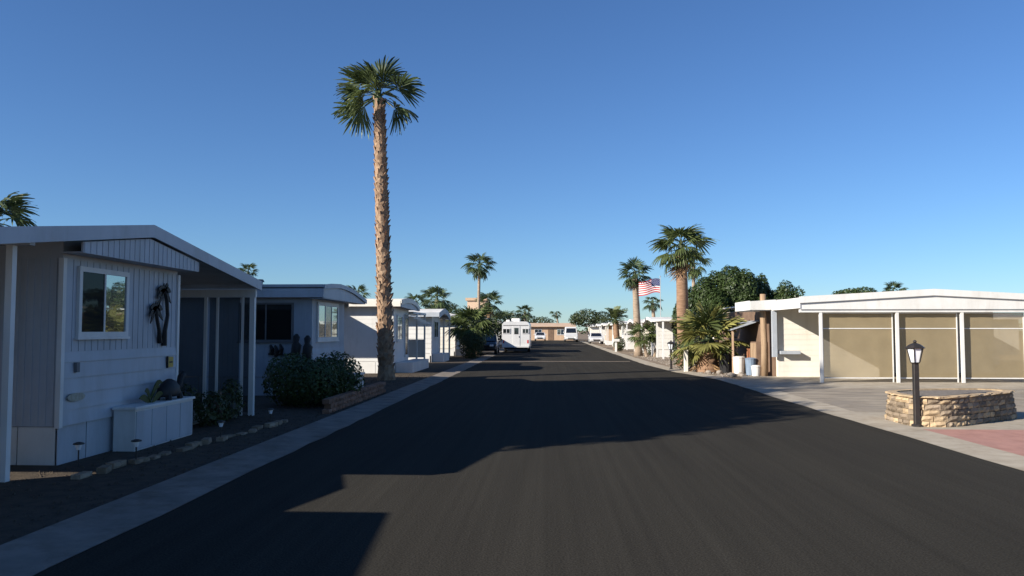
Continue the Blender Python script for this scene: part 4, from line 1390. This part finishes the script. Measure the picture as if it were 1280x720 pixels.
def fpt(u, v, off=0.0):
    y = fy + 0.12 * math.sin(u * 6.5 + v * 1.0) * u + off
    z = 5.25 - v * FH - 0.28 * u * u * 0.9 + 0.05 * math.sin(u * 7)
    return (fx - .03 - u * FW * 0.94, y, z)


def fstrip(b, u0, u1, v0, v1, n=14):
    for s_ in (-.003, .003):
        k = len(b.v)
        for i in range(n + 1):
            u = u0 + (u1 - u0) * i / n
            b.v.append(fpt(u, v0, s_))
            b.v.append(fpt(u, v1, s_))
        for i in range(n):
            q = k + 2 * i
            b.f.append((q, q + 1, q + 3, q + 2))
    return b


for i in range(13):
    fstrip(MB(), 0.4 if i < 7 else 0.0, 1.0, i / 13, (i + 1) / 13).build('stripe', 'red' if i % 2 == 0 else 'flagwhite', fo)
ct = fstrip(MB(), 0.0, 0.4, 0, 7 / 13).build('canton', 'blue', fo)
stb = MB()
for r_ in range(9):
    for c_ in range(6 if r_ % 2 == 0 else 5):
        u = 0.4 * (c_ + (0.5 if r_ % 2 == 0 else 1.0)) / 6
        v = 7 / 13 * (r_ + 0.5) / 9
        for s_ in (-.006, .006):
            x, y, z = fpt(u, v, s_)
            vs = []
            for k in range(10):
                rr = .022 if k % 2 == 0 else .009
                vs.append((x + rr * math.sin(k * math.pi / 5), y, z + rr * math.cos(k * math.pi / 5)))
            stb.add(vs, [tuple(range(10))])
stb.build('star', 'flagwhite', ct)


# ------------------------------------------------------------------ vehicles
def wheel(parent, x, y, r, wd, ax='x'):
    b = MB()
    prof = [(r * .62, -wd / 2), (r * .95, -wd / 2), (r, -wd * .3), (r, wd * .3), (r * .95, wd / 2), (r * .62, wd / 2)]
    def turn(b):
        b.v = [(x + c, y + a, r + d) for a, d, c in b.v]
        return b
    o = turn(MB().lathe(prof, (0, 0), 16)).build('wheel', 'rubber', parent)
    turn(MB().lathe([(r * .6, -wd * .53), (r * .6, wd * .53)], (0, 0), 12)).build('rim', 'alu', o)


def travel_trailer():
    x0, x1, y0, y1 = -3.6, -1.45, 62.7, 69.0
    t = thing('travel_trailer', 'white travel trailer parked at the shaded kerb with rear door facing', 'trailer', (-2.5, 65.8, 0))
    b = MB()
    zt, zb, rr = 2.45, 0.42, 0.32
    sect = [(x0, zb), (x1, zb), (x1, zt - rr)]
    for k in range(1, 6):
        a = k / 6 * math.pi / 2
        sect.append((x1 - rr + rr * math.cos(a), zt - rr + rr * math.sin(a)))
    sect.append((x1 - rr, zt))
    sect.append((x0 + rr, zt))
    for k in range(1, 6):
        a = math.pi / 2 + k / 6 * math.pi / 2
        sect.append((x0 + rr + rr * math.cos(a), zt - rr + rr * math.sin(a)))
    sect.append((x0, zt - rr))
    b.prism(sect, 'y', y0, y1)
    b.build('body', 'carwhite', t)
    dr = MB().box(-2.75, -2.2, y0 - .025, y0 - .001, .52, 2.1).build('door', 'carwhite', t)
    MB().box(-2.64, -2.31, y0 - .034, y0 - .026, 1.45, 1.95).build('pane', 'glass_dark', dr)
    MB().box(-2.28, -2.24, y0 - .05, y0 - .026, 1.2, 1.3).build('handle', 'darkmetal', dr)
    window(t, 'y', -3.55, -2.95, 1.5, 1.9, y0, -1, 'carwhite', 2, ('glass_dark',), fw=.04, sill=False)
    window(t, 'y', -2.02, -1.5, 1.5, 1.9, y0, -1, 'carwhite', 2, ('glass_dark',), fw=.04, sill=False)
    MB().box(x0 + .05, x1 - .05, y0 - .08, y0 - .002, .42, .56).build('bumper', 'carwhite', t)
    MB().box(x0 + .1, x1 - .1, y0 - .016, y0 - .002, 2.12, 2.17).build('trim_strip', 'darkgrey', t)
    for xx in (x0 + .08, x1 - .18):
        MB().box(xx, xx + .1, y0 - .02, y0 - .003, .75, 1.0).build('tail_light', 'red', t)
    MB().bbox(-2.9, -2.2, 63.6, 64.5, zt - .002, zt + .26, .06).build('air_conditioner', 'white', t)
    MB().bbox(-3.3, -3.0, 63.2, 63.6, zt - .002, zt + .14, .04).build('roof_vent', 'white', t)
    MB().box(x0 + .15, x1 - .15, y0 + .3, y1 - .3, .28, .42).build('chassis', 'black', t)
    for yy in (65.6, 66.5):
        for xx in (x0 + .12, x1 - .12):
            wheel(t, xx, yy, .34, .2)


travel_trailer()


def car(label, x, y, m, kind='sedan', name='parked_car', cat='car', facing=-1):
    # car along Y, its near end toward the camera; facing=-1 means its front faces the camera
    t = thing(name, label, cat, (x, y + 2.1, 0))
    hw = 0.88 if kind == 'sedan' else 1.0
    Lk = 4.3 if kind == 'sedan' else 5.6
    zr = 1.42 if kind == 'sedan' else 2.3
    if kind == 'sedan':
        side = [(0, .42), (.02, .7), (.25, .82), (1.15, .93), (1.95, 1.40), (2.4, zr), (3.0, 1.38), (3.75, .98), (4.2, .93), (4.3, .55), (4.2, .3), (.1, .3)]
        gl = [(1.24, .95), (1.98, 1.36), (2.95, 1.34), (3.6, .98)]
    else:
        side = [(0, .45), (.02, .95), (.5, 1.12), (.95, 1.3), (1.55, 2.12), (1.9, zr), (5.5, zr), (5.6, 2.2), (5.6, .5), (5.5, .35), (.1, .35)]
        gl = [(1.05, 1.32), (1.6, 2.08), (2.5, 2.08), (2.5, 1.32)]
    b = MB()
    n = len(side)
    # five stations across the width: sides pulled in above the waist
    xs = (-1, -.9, 0, .9, 1)
    vs = []
    for s in xs:
        for a, z in side:
            tuck = 1 - .16 * max(0, (z - .85) / (zr - .85)) if z > .85 else 1
            e = .985 if abs(s) == 1 else 1
            vs.append((x + s * hw * tuck, y + Lk / 2 + (a - Lk / 2) * (e if abs(s) == 1 else 1), z if abs(s) < 1 else z - .012))
    fs = []
    for i in range(4):
        for k in range(n):
            k2 = (k + 1) % n
            fs.append((i * n + k, i * n + k2, (i + 1) * n + k2, (i + 1) * n + k))
    fs.append(tuple(range(n)))
    fs.append(tuple(range(5 * n - 1, 4 * n - 1, -1)))
    b.add(vs, fs)
    b.build('body', m, t)
    tk = lambda z: 1 - .16 * max(0, (z - .85) / (zr - .85))
    (a0, z0), (a1, z1) = ((1.15, .93), (1.95, 1.40)) if kind == 'sedan' else ((.95, 1.3), (1.55, 2.12))
    a0, z0, a1, z1 = a0 + (a1 - a0) * .07, z0 + (z1 - z0) * .07, a0 + (a1 - a0) * .93, z0 + (z1 - z0) * .93
    ws = MB()
    o = .02
    ws.add([(x - .82 * hw * tk(z0), y + a0 - o, z0 + o), (x + .82 * hw * tk(z0), y + a0 - o, z0 + o), (x + .8 * hw * tk(z1), y + a1 - o, z1 + o), (x - .8 * hw * tk(z1), y + a1 - o, z1 + o)], [(0, 1, 2, 3)])
    ws.build('windshield', 'glass_dark', t)
    for s in (-1, 1):
        sw = MB()
        sw.add([(x + s * (hw * tk(z) + .006), y + a, z) for a, z in gl], [(0, 1, 2, 3)])
        sw.build('side_window', 'glass_dark', t)
        MB().bbox(x + s * .62 * hw - .14, x + s * .62 * hw + .14, y - .015, y + .1, .6, .74, .02).build('headlight', 'milkglass', t)
        for yy in (.85, Lk - .85):
            wheel(t, x + s * (hw - .08), y + yy, .32 if kind == 'sedan' else .36, .2)
        MB().bbox(x + s * (hw + .1) - .08, x + s * (hw + .1) + .08, y + gl[0][0] + .2, y + gl[0][0] + .3, gl[0][1] + .08, gl[0][1] + .22, .02).build('mirror', m, t)
    MB().box(x - .5 * hw, x + .5 * hw, y - .012, y + .02, .42, .58).build('grille', 'black', t)
    return t


car('dark car parked in the shade beside the bushy fan palms', -4.6, 57.5, 'carblack')
car('white car on the cross road in front of the tan house', -1.3, 131.5, 'carwhite')
car('white van with dark windshield at the far end of the street', 3.5, 121, 'carwhite', 'van', 'van', 'van')
car('white car parked on the sunny verge near the tan home', 6.3, 104, 'carwhite')
